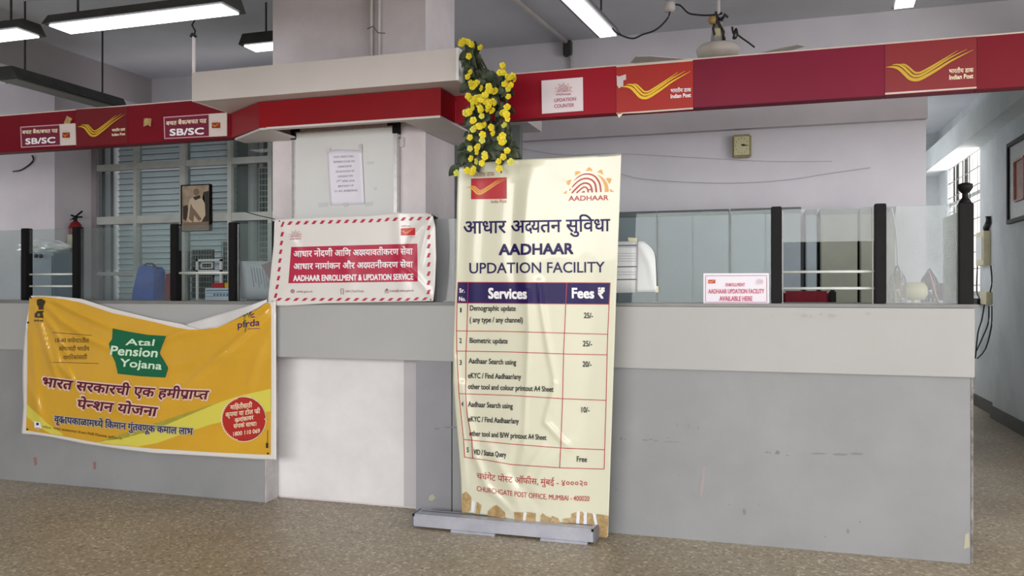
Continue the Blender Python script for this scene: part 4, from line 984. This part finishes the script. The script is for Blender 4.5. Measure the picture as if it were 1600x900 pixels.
def slab(a, c, hw_, z0, z1):
    b = B(); n_ = nrm*hw_
    lo = [b.bm.verts.new(Vector((p.x, p.y, z0))) for p in (a-n_, a+n_, c+n_, c-n_)]; hi = [b.bm.verts.new(Vector((p.x, p.y, z1))) for p in (a-n_*.6, a+n_*.6, c+n_*.6, c-n_*.6)]
    b.bm.faces.new(lo); b.bm.faces.new(hi[::-1])
    for i in range(4): b.bm.faces.new((lo[i], lo[(i+1) % 4], hi[(i+1) % 4], hi[i]))
    return b
slab(e1-d*.03, e2, hw+.02, 3.3, 3.36).build('housing', M('fixture_grey', (120, 116, 118), .5), th); slab(e1, e2, hw-.01, 3.288, 3.299).build('diffuser', LIT, th)
for t in (.2, 1.0): q = e1+d*t; B().tube([(q.x, q.y, 3.36), (q.x, q.y, H)], .008, 6).build('drop_rod', DARKM, th)
e1 = PZ(1412, 10, 3.3); e2 = PZ(1430, -60, 3.3); d = (e2-e1).normalized(); nrm = Vector((d.y, -d.x, 0)); e2 = e1+d*1.2
th = thing('ceiling_light', 'end of a lit ceiling light at the top right edge', 'light', e1, 'fluorescent ceiling lights')
slab(e1-d*.03, e2, .075, 3.3, 3.36).build('housing', MATS['fixture_grey'], th); slab(e1, e2, .06, 3.288, 3.299).build('diffuser', LIT, th)
for t in (.2, 1.0): q = e1+d*t; B().tube([(q.x, q.y, 3.36), (q.x, q.y, H)], .008, 6).build('drop_rod', DARKM, th)
# ceiling fan
FY = 5.7; fx = X(1122, FY); fz = PY(1122, 82, FY).z
fan = thing('ceiling_fan', 'white ceiling fan with taped wiring above the red header board', 'fan', (fx, FY, fz))
FWH = M('fan_white', (196, 188, 180), .4, .1, 8)
B().lathe([(.05, .06), (.12, .045), (.145, .02), (.135, -.02), (.09, -.05), (.03, -.06)], (fx, FY, fz), seg=28).build('motor', FWH, fan, True)
B().tube([(fx, FY, fz+.05), (fx, FY, H)], .014, 10).build('down_rod', PIPE, fan)
B().lathe([(.05, .0), (.045, .05), (.032, .13), (.03, .16)], (fx, FY, fz+.06), seg=14).build('rod_cover', M('rod_cover_grey', (150, 146, 144), .5), fan, True)
B().box(fx-.02, fx+.018, FY-.045, FY-.03, fz+.07, fz+.15, .003).build('capacitor', CREAM, fan)
for k in range(3):
    a = math.pi/2+k*2*math.pi/3; u = Vector((math.cos(a), math.sin(a), 0)); v = Vector((-u.y, u.x, .12)); c = Vector((fx, FY, fz-.08)); b = B()
    prof = [(.1, .02), (.2, .06), (.5, .07), (.6, .05)]
    up = [b.bm.verts.new(c+u*r+v*w_) for r, w_ in prof]+[b.bm.verts.new(c+u*r-v*w_) for r, w_ in prof[::-1]]
    lo = [b.bm.verts.new(q.co-Vector((0, 0, .005))) for q in up]; n = len(up)
    b.bm.faces.new(up); b.bm.faces.new(lo[::-1])
    for i in range(n): b.bm.faces.new((up[i], up[(i+1) % n], lo[(i+1) % n], lo[i]))
    b.build('blade', FWH, fan)
wires = [[(1118, 18), (1121, 26), (1118, 33), (1126, 30), (1134, 24), (1137, 27)], [(1119, 30), (1124, 38), (1131, 50), (1129, 62), (1137, 69), (1143, 70)], [(1116, 38), (1114, 45), (1117, 55)], [(1128, 20), (1120, 25), (1128, 32), (1133, 22)], [(1130, 55), (1134, 66), (1128, 66), (1132, 58)]]
b = B()
for q in wires: b.tube([PY(x, y, FY-.06+.01*i) for i, (x, y) in enumerate(q)], .009, 6)
b.build('wiring', CABLE, fan)
B().lathe([(.02, 0), (.03, .02), (.022, .045)], tuple(PY(1113, 37, FY-.05)), seg=10).build('taped_joint', M('ochre_tape', (168, 140, 84), .5), fan, True)
def cable(label, pts, y, r=.006, mat=CABLE, parts=None):
    th = thing('cable', label, 'cable', PY(*pts[0], y)); P3 = smooth_line([tuple(PY(a_, b_, y)) for a_, b_ in pts], 4)
    B().tube(P3, r, 6).build('wire', mat, th, True); return th
cable('black cable looping from the ceiling box to the fan rod', [(1051, 8), (1062, 8), (1075, 20), (1088, 23), (1104, 24), (1118, 23)], FY)
cable('black cable sagging from the slanting light to the ceiling box', [(957, 44), (962, 50), (975, 57), (990, 60), (1004, 54), (1022, 48), (1035, 38), (1044, 27), (1047, 18)], FY)
cable('short black cable end right of the fan rod', [(1152, 54), (1160, 60), (1170, 67), (1179, 74)], FY)
cable('dark wire tangle hanging beside the fan', [(1144, 42), (1146, 52), (1150, 45), (1152, 56), (1146, 60), (1149, 50)], FY, .008)
cable('thin wire strung across the back wall above the cabinets', [(965, 270), (1000, 279), (1060, 284), (1120, 286), (1180, 285), (1240, 280), (1290, 272), (1360, 262)], YB-.03, .0022, M('grey_wire', (172, 168, 174), .6))
cable('faint wire strung beneath the header board behind the clock', [(815, 232), (880, 242), (965, 240), (1080, 246), (1200, 252), (1300, 252)], YB-.01, .0018, MATS['grey_wire'])
cable('dark cable on the wall at the far left behind the glass', [(20, 268), (32, 266), (45, 258), (52, 250), (50, 243)], 6.164, .007)
cable('grey drop wire behind the glass near the desk fan', [(1393, 325), (1398, 350), (1401, 380), (1403, 416)], 5.95, .006, MATS['grey_wire'])
jb = thing('junction_box', 'pale round ceiling junction box above the sagging cable', 'box', PY(1046, 14, FY))
B().lathe([(.03, -.02), (.04, 0), (.04, .03), (.03, .05)], tuple(PY(1046, 14, FY)), seg=14).build('box', PIPE, jb, True)
p = PY(1046, 8, FY); B().tube([p, (p.x, p.y, H)], .01, 8).build('drop_tube', PIPE, jb)
cd = thing('conduit', 'grey conduit along the ceiling bending down the back wall', 'pipe', PZ(890, 70, 3.62))
a = PZ(805, 0, 3.62); q = PZ(890, 70, 3.62); a = q+(a-q)*1.5
c_ = PY(893, 75, YB-.03)
B().tube([a, q], .022, 8).build('pipe', PIPE, cd, True); B().tube([(q.x, min(q.y, YB-.03), 3.62), (c_.x, YB-.03, 3.45), (c_.x, YB-.03, 3.12)], .018, 8).build('pipe', PIPE, cd, True)
B().box(q.x-.035, q.x+.035, min(q.y, YB-.05)-.04, min(q.y, YB-.05)+.04, 3.5, 3.63).build('elbow_box', DARKM, cd)
# damp stains high on the back wall, with their own ragged shape
def stain_mat(name, rgb, k):
    m = bpy.data.materials.new(name); m.use_nodes = True; nt = m.node_tree; nt.nodes.clear(); MATS[name] = m
    out = nt.nodes.new('ShaderNodeOutputMaterial'); t = nt.nodes.new('ShaderNodeBsdfTransparent'); d = nt.nodes.new('ShaderNodeBsdfDiffuse'); d.inputs[0].default_value = (*lin(rgb), 1)
    tc = nt.nodes.new('ShaderNodeTexCoord'); n = nt.nodes.new('ShaderNodeTexNoise'); n.inputs['Scale'].default_value = 5; n.inputs['Detail'].default_value = 6; nt.links.new(tc.outputs['Object'], n.inputs['Vector'])
    vm = nt.nodes.new('ShaderNodeVectorMath'); vm.operation = 'DISTANCE'; vm.inputs[1].default_value = (.5, 0, .3); nt.links.new(tc.outputs['Generated'], vm.inputs[0])
    mr = nt.nodes.new('ShaderNodeMapRange'); mr.interpolation_type = 'SMOOTHSTEP'; mr.inputs[1].default_value = .08; mr.inputs[2].default_value = .5; mr.inputs[3].default_value = k; mr.inputs[4].default_value = 0
    nt.links.new(vm.outputs['Value'], mr.inputs[0]); mu = nt.nodes.new('ShaderNodeMath'); mu.operation = 'MULTIPLY'; nt.links.new(mr.outputs[0], mu.inputs[0]); nt.links.new(n.outputs['Fac'], mu.inputs[1])
    mx = nt.nodes.new('ShaderNodeMixShader'); nt.links.new(mu.outputs[0], mx.inputs[0]); nt.links.new(t.outputs[0], mx.inputs[1]); nt.links.new(d.outputs[0], mx.inputs[2]); nt.links.new(mx.outputs[0], out.inputs[0]); return m
st = Print(bpy.data.objects['wall_back'], Surf(YB-.003))
st.poly([(1030, 45), (1170, 38), (1170, 110), (1030, 118)], stain_mat('damp_stain_brown', (150, 130, 122), 1.3), .5, 'damp_stain', 0); st.poly([(1150, 58), (1290, 50), (1290, 95), (1150, 105)], stain_mat('damp_stain_dark', (120, 108, 86), 1.5), .5, 'damp_stain', 0)
st.done()

# grey-green cabin wall end seen between plant and standee
S(B().box(X(709, 6.0), X(812, 6.0), 6.0, 6.08, 0, 2.62), 'wall_cabin', M('cabin_grey_green', (128, 134, 134), .7, .1, 3))
S(B().box(X(709, 6.0), X(830, 6.0), 5.9, 6.3, 2.6, 2.7), 'trim_cabin_top', CANOPY)

# ================================================================== WALL CLOCK
CKY = YB-.05
ck = thing('wall_clock', 'square cream wall clock on the back wall', 'clock', PY(1159, 229, YB))
c = PY(1159, 228.5, CKY); hx = .078; hz_ = .098
B().box(c.x-hx, c.x+hx, CKY-.03, YB, c.z-hz_, c.z+hz_, .012).build('case', M('clock_case', (160, 146, 104), .4, .15, 20), ck)
B().box(c.x-hx*.8, c.x+hx*.8, CKY-.034, CKY-.029, c.z-hz_*.8, c.z+hz_*.8, .003).build('dial', M('clock_dial', (206, 202, 160), .4), ck)
B().box(c.x, c.x+.045, CKY-.037, CKY-.035, c.z-.004, c.z+.004).build('hand', DARKG, ck); B().box(c.x-.002, c.x+.026, CKY-.039, CKY-.037, c.z+.004, c.z+.011).build('hand', DARKG, ck)
for k in range(12):
    a = k*math.pi/6; x_, z_ = c.x+math.sin(a)*.05, c.z+math.cos(a)*.065; B().box(x_-.002, x_+.002, CKY-.036, CKY-.034, z_-.005, z_+.005).build('hour_mark', BROWNF, ck)

# ================================================================== CABINETS
YC = 7.0
def cabinet(label, p0, p1, top, mat, doors=2):
    x0, x1 = X(p0, YC)+.004, X(p1, YC)-.004; z = top; th = thing('steel_cabinet', label, 'cabinet', ((x0+x1)/2, YC+.2, 0), 'steel cabinets along the back wall')
    B().box(x0, x1, YC+.015, YC+.42, .0, z, .004).build('body', mat, th)
    for k in range(doors):
        a = x0+(x1-x0)*k/doors+.006; b_ = x0+(x1-x0)*(k+1)/doors-.006
        dr = B().box(a, b_, YC, YC+.018, .08, z-.05, .003).build('door', mat, th)
        hx_ = b_-.05 if k == 0 else a+.05; B().box(hx_-.008, hx_+.008, YC-.02, YC-.002, 1.0, 1.12, .004).build('handle', STEEL, dr)
    B().box(x0-.003, x1+.003, YC-.01, YC+.42, z-.045, z, .003).build('top_rim', M('cabinet_rim', (84, 94, 96), .5), th)
cabinet('blue-grey steel cabinet half hidden behind the standee', 905, 1026, 2.02, CABB)
cabinet('blue-grey steel cabinet beside the curled white papers on the glass', 1027, 1139, 2.02, CABB)
cabinet('blue-grey steel cabinet behind the enrollment sign', 1141, 1252, 2.02, CABB)
cabinet('narrow pale blue cabinet between the olive ones', 1258, 1277, 2.0, M('cab_pale_blue', (136, 150, 160), .4, .1, 2), 1)
cabinet('olive grey steel cabinet seen through the right hatch', 1281, 1341, 2.0, CABG, 1)
cabinet('olive grey steel cabinet at the right end of the row', 1343, 1400, 2.0, CABG, 1)
# olive board behind left part of hatch
# red chair
RCY = 5.9
xa, xb = X(1224, RCY), X(1296, RCY)
ch = thing('office_chair', 'red-backed black office chair behind the right hatch', 'chair', ((xa+xb)/2, RCY-.15, 0)); cx = (xa+xb)/2
B().box(xa, xb, RCY, RCY+.05, .75, 1.352, .015).build('backrest', REDF, ch)
for x_ in (xa-.02, xb+.02): B().box(x_-.022, x_+.022, RCY-.01, RCY+.06, .6, 1.358, .01).build('back_frame', BLACK, ch)
B().box(xa-.02, xb+.02, RCY-.45, RCY, .44, .52, .02).build('seat', REDF, ch)
B().tube([(cx, RCY-.22, .08), (cx, RCY-.22, .45)], .03, 10).build('gas_column', BLACK, ch)
for k in range(5):
    a = k*2*math.pi/5; B().tube([(cx, RCY-.22, .1), (cx+.27*math.cos(a), RCY-.22+.27*math.sin(a), .06)], .018, 8).build('base_arm', BLACK, ch)
    B().lathe([(.028, -.012), (.028, .012)], (cx+.27*math.cos(a), RCY-.22+.27*math.sin(a), .028), 'x', 12).build('castor', BLACK, ch)
for x_ in (xa-.03, xb+.03): B().tube([(x_, RCY, .6), (x_, RCY-.05, .7), (x_, RCY-.3, .7), (x_, RCY-.32, .48)], .015, 8).build('armrest', BLACK, ch)
# desk with fans
DK = thing('office_desk', 'grey office desk behind the right end of the counter', 'desk', (.9, 5.85, 0))
B().box(.45, 1.15, 5.55, 6.25, .74, .77, .004).build('desk_top', CABG, DK)
for x_ in (.48, 1.12):
    for y_ in (5.58, 6.22): B().box(x_-.02, x_+.02, y_-.02, y_+.02, 0, .74).build('leg', CABG, DK)
def desk_fan(label, px, py, y, r, body, cagem, wire=14, dense=False):
    c = PY(px, py, y); th = thing('desk_fan', label, 'fan', (c.x+.1, y, .77)); ax = 'x'
    def ring(xo, rr, t=.003): return [(c.x+xo, y+rr*math.cos(k*math.pi/12), c.z+rr*math.sin(k*math.pi/12)) for k in range(25)]
    b = B(); b.tube(ring(0, r), .006, 6, False); b.tube(ring(-.03, r*.6), .003, 5, False); b.tube(ring(.035, r*.6), .003, 5, False)
    for k in range(wire):
        a = k*2*math.pi/wire; u = lambda rr, xo: (c.x+xo, y+rr*math.cos(a), c.z+rr*math.sin(a))
        b.tube([u(.02, -.045), u(r*.6, -.04), u(r, 0), u(r*.6, .04), u(.04, .05)], .0025, 4)
    b.build('cage', cagem, th)
    b = B()
    for k in range(4):
        a = k*math.pi/2+.4; q = []
        for rr, da in ((.02, -.3), (r*.85, -.35), (r*.9, .25), (.02, .5)): q.append((rr*math.cos(a+da), rr*math.sin(a+da)))
        v = [b.bm.verts.new((c.x-.012+.02*(i > 1), y+p_[0], c.z+p_[1])) for i, p_ in enumerate(q)]; w_ = [b.bm.verts.new(v_.co+Vector((.003, 0, 0))) for v_ in v]
        b.bm.faces.new(v); b.bm.faces.new(w_[::-1])
        for i in range(4): b.bm.faces.new((v[i], v[(i+1) % 4], w_[(i+1) % 4], w_[i]))
    b.build('blades', body, th)
    B().lathe([(.035, .03), (.055, .05), (.06, .10), (.055, .15), (.03, .17)], (c.x, y, c.z), 'x', 18).build('motor', body, th, True)
    B().tube([(c.x+.1, y, c.z-.04), (c.x+.1, y, .79)], .018, 10).build('stand', body, th)
    B().lathe([(.11, 0), (.11, .02), (.05, .035)], (c.x+.1, y, .77), seg=20).build('base', body, th, True)
desk_fan('cream desk fan with wire cage behind the right glass', 1402, 455, 5.75, .16, CREAM, M('cage_grey', (130, 128, 122), .5))
desk_fan('dark desk fan beside the cream fan', 1452, 456, 6.05, .15, M('fan_dark', (46, 34, 46), .5), M('cage_dark', (50, 40, 52), .5), 26)
cable('pink wire draped over the dark desk fan', [(1452, 424), (1456, 436), (1460, 452), (1468, 476)], 5.6, .004, M('pink_wire', (206, 130, 136), .5))

# ================================================================== PAPERS ON THE GLASS
pg = thing('pinned_papers', 'white paper sheets taped on the glass right of the standee', 'paper', PY(995, 460, 4.65))
s1 = Surf(4.648); edge_sheet('sheet', PAPER2, pg, s1, [(0, 950), (1, 950)], [(0, 997), (1, 997)], [(0, 378), (1, 377)], [(0, 458), (1, 457)], 4, 4)
s2 = Surf(4.644, [([(1000, 385), (1015, 410), (1022, 450)], 5, .01)]); edge_sheet('sheet', PAPER2, pg, s2, [(0, 996), (1, 994)], [(0, 1012), (.12, 1021), (.3, 1024), (.7, 1025.5), (1, 1026)], [(0, 377), (.6, 377.5), (1, 382)], [(0, 456.5), (1, 456)], 10, 12)
pr = Print(pg, s1)
for y in (382, 386, 396, 400, 404, 408, 425, 429): pr.line([(964, y), (994, y)], .5, GREYINK, 1, smooth=False)
for y in (384, 417, 437): pr.line([(964, y), (995, y-.5)], 1.6, M('dark_grey_ink', (90, 90, 96), .6), 1, smooth=False)
pr.poly([(981, 371), (996, 372), (996, 378), (982, 377)], M('yellow_tape', (206, 204, 170), .4), 2, 'tape_piece'); pr.poly([(1024, 447), (1029, 447), (1029, 457), (1024, 457)], MATS['yellow_tape'], 4, 'tape_piece'); pr.done()
th = board('counter_sign', 'small white enrollment AVAILABLE HERE sign behind the counter glass', 'sign', [(1099, 427), (1201.4, 426.8), (1201.8, 475), (1099, 474.8)], 4.63, M('sign_lilac_white', (224, 220, 230), .4), .006)
pr = Print(th, Surf(4.63)); CI = M('crimson_sign_ink', (196, 60, 96), .5)
pr.line([(1102.5, 431), (1198, 430.6), (1198.2, 472.3), (1102.4, 472.3), (1102.5, 431)], .8, SF, 1, smooth=False)
pr.text('ENROLLMENT', 1134, 447.5, 1164, 447.3, 5, CI, .02); pr.text('AADHAAR UPDATION FACILITY', 1106.7, 458.6, 1194, 458.4, 6.8, CI, .02); pr.text('AVAILABLE HERE', 1124.3, 470, 1175.5, 470, 7, CI, .025)
flag(pr, (1106.5, 437, 1117.8, 443), M('flag_red2', (190, 60, 60), .5), ORNG, 0); sun_logo(pr, 1180, 442, .0165, FADED, FADED, True); pr.done()

# ================================================================== THINGS BEHIND THE LEFT SCREEN
# portrait
pf = thing('framed_portrait', 'framed sepia print of a seated person on the glazed partition', 'picture', PY(306, 360, YP-.06))
a = PY(284, 290, YP-.07); c = PY(328, 360, YP-.07)
B().box(a.x, c.x, YP-.07, YP-.045, c.z, a.z).build('print', M('sepia_print', (178, 158, 136), .5, .3, 9), pf)
for q in ((a.x-.004, a.x+.004, c.z, a.z), (c.x-.004, c.x+.004, c.z, a.z), (a.x, c.x, a.z-.004, a.z+.004), (a.x, c.x, c.z-.004, c.z+.004)): B().box(q[0], q[1], YP-.08, YP-.04, q[2], q[3]).build('frame', BLACK, pf)
pr = Print(pf, Surf(YP-.071)); D1 = M('sepia_dark', (58, 48, 40), .6); D2 = M('sepia_mid', (132, 110, 90), .6); D3 = M('sepia_light', (206, 188, 160), .6)
pr.poly([(318, 300), (326, 298), (326, 346), (316, 350), (313, 330), (320, 318)], D1, 1, 'print_shape'); pr.poly([(286, 322), (293, 320), (295, 334), (290, 345), (286, 342)], D1, 1, 'print_shape')
pr.poly([(296, 312), (303, 306), (314, 306), (320, 318), (321, 336), (314, 348), (300, 350), (292, 344), (294, 326)], D3, 1.5, 'print_shape'); pr.poly([(298, 318), (304, 330), (302, 348), (295, 342)], D2, 2, 'print_shape')
pr.disc(306.5, 300, 4.2, D2, 2, 14, 'print_shape', ry=5.6); pr.poly([(301, 308), (312, 305), (314, 309), (305, 313)], D1, 2.5, 'print_shape'); pr.poly([(286, 348), (326, 346), (326, 358), (286, 359)], D2, 1.8, 'print_shape'); pr.poly([(303, 326), (315, 342), (311, 346), (300, 332)], D2, 2.5, 'print_shape')
pr.done()
# fire extinguisher
EX = PXx(118, 372, -6.372).y; c = PY(118, 372, EX)
fe = thing('fire_extinguisher', 'red fire extinguisher hung on the pink left pillar', 'extinguisher', (c.x, EX, c.z-.25))
B().lathe([(.05, -.3), (.06, -.28), (.06, .1), (.045, .14), (.018, .165)], (c.x, EX, c.z), seg=18).build('cylinder', M('extinguisher_red', (120, 14, 22), .35), fe, True)
B().box(c.x-.035, c.x+.035, EX-.064, EX-.058, c.z-.1, c.z+.03).build('instruction_plate', CREAM, fe)
B().tube([(c.x, EX, c.z+.16), (c.x, EX, c.z+.21)], .016, 8).tube([(c.x-.05, EX, c.z+.22), (c.x, EX, c.z+.205), (c.x+.08, EX, c.z+.255)], .009, 6).tube([(c.x, EX, c.z+.2), (c.x+.08, EX, c.z+.2)], .008, 6).build('handle', BLACK, fe)
B().tube([(c.x-.02, EX, c.z+.19), (c.x-.07, EX-.01, c.z+.17), (c.x-.08, EX-.02, c.z+.02), (c.x-.07, EX-.02, c.z-.15)], .01, 8).build('hose', BLACK, fe)
YL = 5.9
x0, x1 = X(30, YL), X(82, YL); zt_ = PY(60, 393, YL).z
lc = thing('steel_cabinet', 'pale blue steel cabinet behind the far left counter glass', 'cabinet', ((x0+x1)/2, YL+.2, 0))
B().box(x0, x1, YL+.015, YL+.26, 0, zt_, .004).build('body', MATS['cab_pale_blue'], lc)
dr = B().box(x0+.01, x1-.01, YL, YL+.016, .08, zt_-.04, .003).build('door', MATS['cab_pale_blue'], lc)
for px_ in (57, 64): hh = PY(px_, 400, YL-.01); B().lathe([(.018, 0), (.018, -.015), (.01, -.02)], tuple(hh), 'y', 12).build('vent_knob', DARKM, dr)
bu = thing('wrapped_bundle', 'crumpled white plastic-wrapped bundle lying on the pale blue cabinet', 'bundle', ((x0+x1)/2, YL+.12, zt_))
bm = bmesh.new(); bmesh.ops.create_icosphere(bm, subdivisions=4, radius=1); rn = random.Random(9)
a_, c_ = X(27, YL+.1), X(106, YL+.1)
from mathutils import noise
for v in bm.verts:
    n_ = 1+.35*noise.noise(v.co*2.3)+.18*noise.noise(v.co*6); v.co = Vector((v.co.x*(c_-a_)/2*(.8+.2*n_), v.co.y*.11*n_, max(-.045, v.co.z*.062*n_)))
bb = B(); bb.bm.free(); bb.bm = bm; bmesh.ops.translate(bm, vec=Vector(((a_+c_)/2, YL+.12, zt_+.045)), verts=bm.verts)
bb.build('wrapping', M('white_polythene', (236, 234, 236), .12, .06, 12, coat=.6), bu)
# desk along the left counter's back, carrying bag, boxes
dk = thing('office_desk', 'office desk standing behind the left counter glass', 'desk', (-4.6, 5.5, 0))
DKZ = 1.12
B().box(-5.9, -3.5, 5.15, 5.85, DKZ-.03, DKZ, .004).build('desk_top', CABG, dk)
for x_ in (-5.86, -3.54):
    for y_ in (5.19, 5.81): B().box(x_-.02, x_+.02, y_-.02, y_+.02, 0, DKZ-.03).build('leg', CABG, dk)
# blue cloth bag
BY = 5.45; zz0 = DKZ
def pz(px, py, y=BY): p_ = PY(px, py, y); return (p_.x, p_.z)
bg = thing('cloth_bag', 'bright blue cloth bag slumped behind the left counter glass', 'bag', PY(232, 465, BY))
BL = M('blue_cloth', (14, 84, 190), .8, .2, 14, .2, 40)
B().prism([(pz(208, 480)[0], zz0), pz(213, 455), pz(222, 418), pz(228, 415), pz(243, 417), pz(247, 424), (pz(243, 480)[0], zz0)], 'y', BY-.04, BY+.08).build('bag_body', BL, bg)
B().tube([PY(224, 417, BY), PY(229, 412, BY-.01), (PY(238, 412, BY-.01)), PY(246, 420, BY)], .009, 6).build('handle', M('maroon_strap', (70, 26, 44), .8), bg)
rb = thing('folder', 'red folder standing beside the blue bag', 'folder', PY(248, 465, BY+.02)); B().prism([(pz(243, 480)[0], zz0), pz(247, 428), pz(254, 427), (pz(252, 480)[0], zz0)], 'y', BY+.085, BY+.12).build('cover', M('folder_red', (140, 30, 46), .6), rb)
pb = thing('plastic_bag', 'crumpled grey plastic bag behind the red folder', 'bag', PY(258, 465, BY+.1)); bm = bmesh.new(); cc = PY(257, 445, BY+.22)
bmesh.ops.create_icosphere(bm, subdivisions=3, radius=.075)
rn = random.Random(5)
for v in bm.verts: v.co *= rn.uniform(.82, 1.15); v.co.z *= 2.2; v.co.x *= .7
bb = B(); bb.bm.free(); bb.bm = bm; bmesh.ops.translate(bm, vec=Vector((cc.x, cc.y, DKZ-min(v.co.z for v in bm.verts))), verts=bm.verts); bmesh.ops.scale(bm, vec=(1, 1, 1), verts=bm.verts); bb.build('bag_body', M('grey_polythene', (96, 104, 110), .3, .3, 20), pb)
# cartons
def carton(name, label, p0, p1, q0, q1, y, mat, d=.15):
    a = PY(p0, q0, y); c = PY(p1, q1, y); th = thing(name, label, 'box', (a.x, y, c.z)); B().box(a.x, c.x, y, y+d, (DKZ if q1 > 470 else PY(p0, 450, cy).z+.001), a.z, .004).build('body', mat, th); return th
cy = 5.3
t_ = carton('carton', 'white and blue printed carton on the desk behind the hatch', 320, 361, 450, 475, cy, M('carton_white', (190, 204, 212), .6, .05, 10), .2)
pr = Print(t_, Surf(cy)); BI = M('blue_ink', (70, 110, 150), .6)
for y in (454, 458, 463): pr.line([(322, y), (359, y-.5)], .8 if y != 454 else 1.4, BI, 1, smooth=False)
for k in range(5): pr.poly([(333+k*5, 460), (336+k*5, 458.5), (337+k*5, 461.5), (334+k*5, 462)], BI, 1, 'print_shape')
pr.done()
carton('carton', 'flat red carton lying on the white carton', 331, 350, 442, 449.5, cy+.02, M('carton_red', (176, 40, 44), .5), .12)
carton('carton', 'small yellow carton beside the flat red one', 350.5, 358, 442, 449.5, cy+.02, M('carton_yellow', (206, 176, 50), .5), .12)
# white picture frame / tray on desk
wf = thing('wire_tray', 'white rectangular frame standing on the desk behind the hatch rod', 'tray', (PY(326, 425, 5.6).x, 5.6, 1.12))
for (x0_, y0_, x1_, y1_) in ((306, 405, 346, 408), (306, 422, 346, 425), (306, 405, 309, 440), (343, 405, 346, 440), (313, 410, 331, 411.5), (313, 418, 331, 419.5), (313, 410, 314.5, 419), (330, 410, 331.5, 419)):
    a = PY(x0_, y0_, 5.6); c = PY(x1_, y1_, 5.6); B().box(a.x, c.x, 5.6, 5.615, c.z if y1_ < 440 else 1.12, a.z).build('bar', WHITE, wf)
# notice card leaning on glass
nc = thing('notice_card', 'pale handwritten card leaning against the glass beside the banner', 'paper', PY(397, 466, 4.72))
s3 = Surf(lambda x, y: 4.70+.05*(y-408)/60); edge_sheet('sheet', M('lilac_card', (206, 200, 210), .7, .03, 6), nc, s3, [(0, 374), (1, 376)], [(0, 423), (1, 424)], [(0, 408), (1, 408)], [(0, 467), (1, 467)], 4, 4)
pr = Print(nc, s3); pr.poly([(408, 414), (423, 408.5), (423, 440)], M('card_brown', (168, 140, 144), .7), 1, cell=0)
for k in range(6):
    x = 392+k*4.4; y0_ = 417+k*.8+(4 if k == 5 else 0); pts = [(x+i*.35+(.8 if i % 2 else -.6), y0_+i*2.2) for i in range(12 if k % 2 else 15)]; pr.line(pts, .7, GREYINK, 1.5, 'handwriting', 2)
pr.done()
# dark lump on the left worktop
# ================================================================== RIGHT WALL THINGS
wx = WX-.001
sb = thing('switchboard', 'yellowed switchboard on the right wall beside the bright window', 'switchboard', PXx(1541, 414, WX))
a = PXx(1535, 364, WX); c = PXx(1548, 414, WX)
B().box(WX-.07, WX, c.y, a.y, c.z, a.z, .006).build('box', CREAM, sb)
B().box(WX-.078, WX-.07, c.y+.05, a.y-.05, c.z+.06, a.z-.06, .003).build('switch_plate', WHITE, sb)
B().tube([PXx(1541, 366, WX-.03), PXx(1540, 356, WX-.03), PXx(1544, 348, WX-.03), PXx(1544, 338, WX-.03)], .03, 8).build('cable_bundle', CABLE, sb)
sk = thing('socket_box', 'socket box with black plugs low on the right wall', 'socket', PXx(1545, 478, WX))
a = PXx(1540, 456, WX); c = PXx(1551, 476, WX); B().box(WX-.06, WX, c.y, a.y, c.z, a.z, .005).build('box', CREAM, sk)
a = PXx(1530, 466, WX); c = PXx(1541, 476, WX); B().box(WX-.09, WX, c.y, a.y, c.z, a.z, .008).build('plug', BLACK, sk)
for k, q in enumerate(([(1528, 378), (1527, 420), (1526, 455), (1532, 468)], [(1538, 476), (1534, 500), (1528, 520), (1524, 560)], [(1545, 478), (1544, 505), (1534, 530), (1526, 548)], [(1550, 478), (1549, 510), (1540, 545), (1527, 560)], [(1548, 415), (1550, 440), (1547, 456)])):
    B().tube(smooth_line([tuple(PXx(x, y, WX-.04)) for x, y in q], 3), .008, 6).build('cord', CABLE, sk)
fp = thing('framed_picture', 'dark framed picture on the right wall at the picture\'s edge', 'picture', PXx(1590, 344, WX-.06))
xw = WX-.06; ya = 9.27; yb2 = 8.35; z0_, z1_ = 2.05, 2.76
B().box(xw-.02, xw, yb2, ya, z0_, z1_).build('print', M('picture_dark', (60, 62, 60), .3, .4, 5), fp)
B().box(xw-.024, xw-.02, 8.7, 9.05, 2.2, 2.6, .02).build('print_figure', M('picture_orange', (150, 92, 70), .5, .3, 8), fp)
for q in ((yb2-.04, yb2, z0_-.04, z1_+.04), (ya, ya+.04, z0_-.04, z1_+.04), (yb2, ya, z1_, z1_+.04), (yb2, ya, z0_-.04, z0_)): B().box(xw-.035, xw, q[0], q[1], q[2], q[3]).build('frame', BLACK, fp)
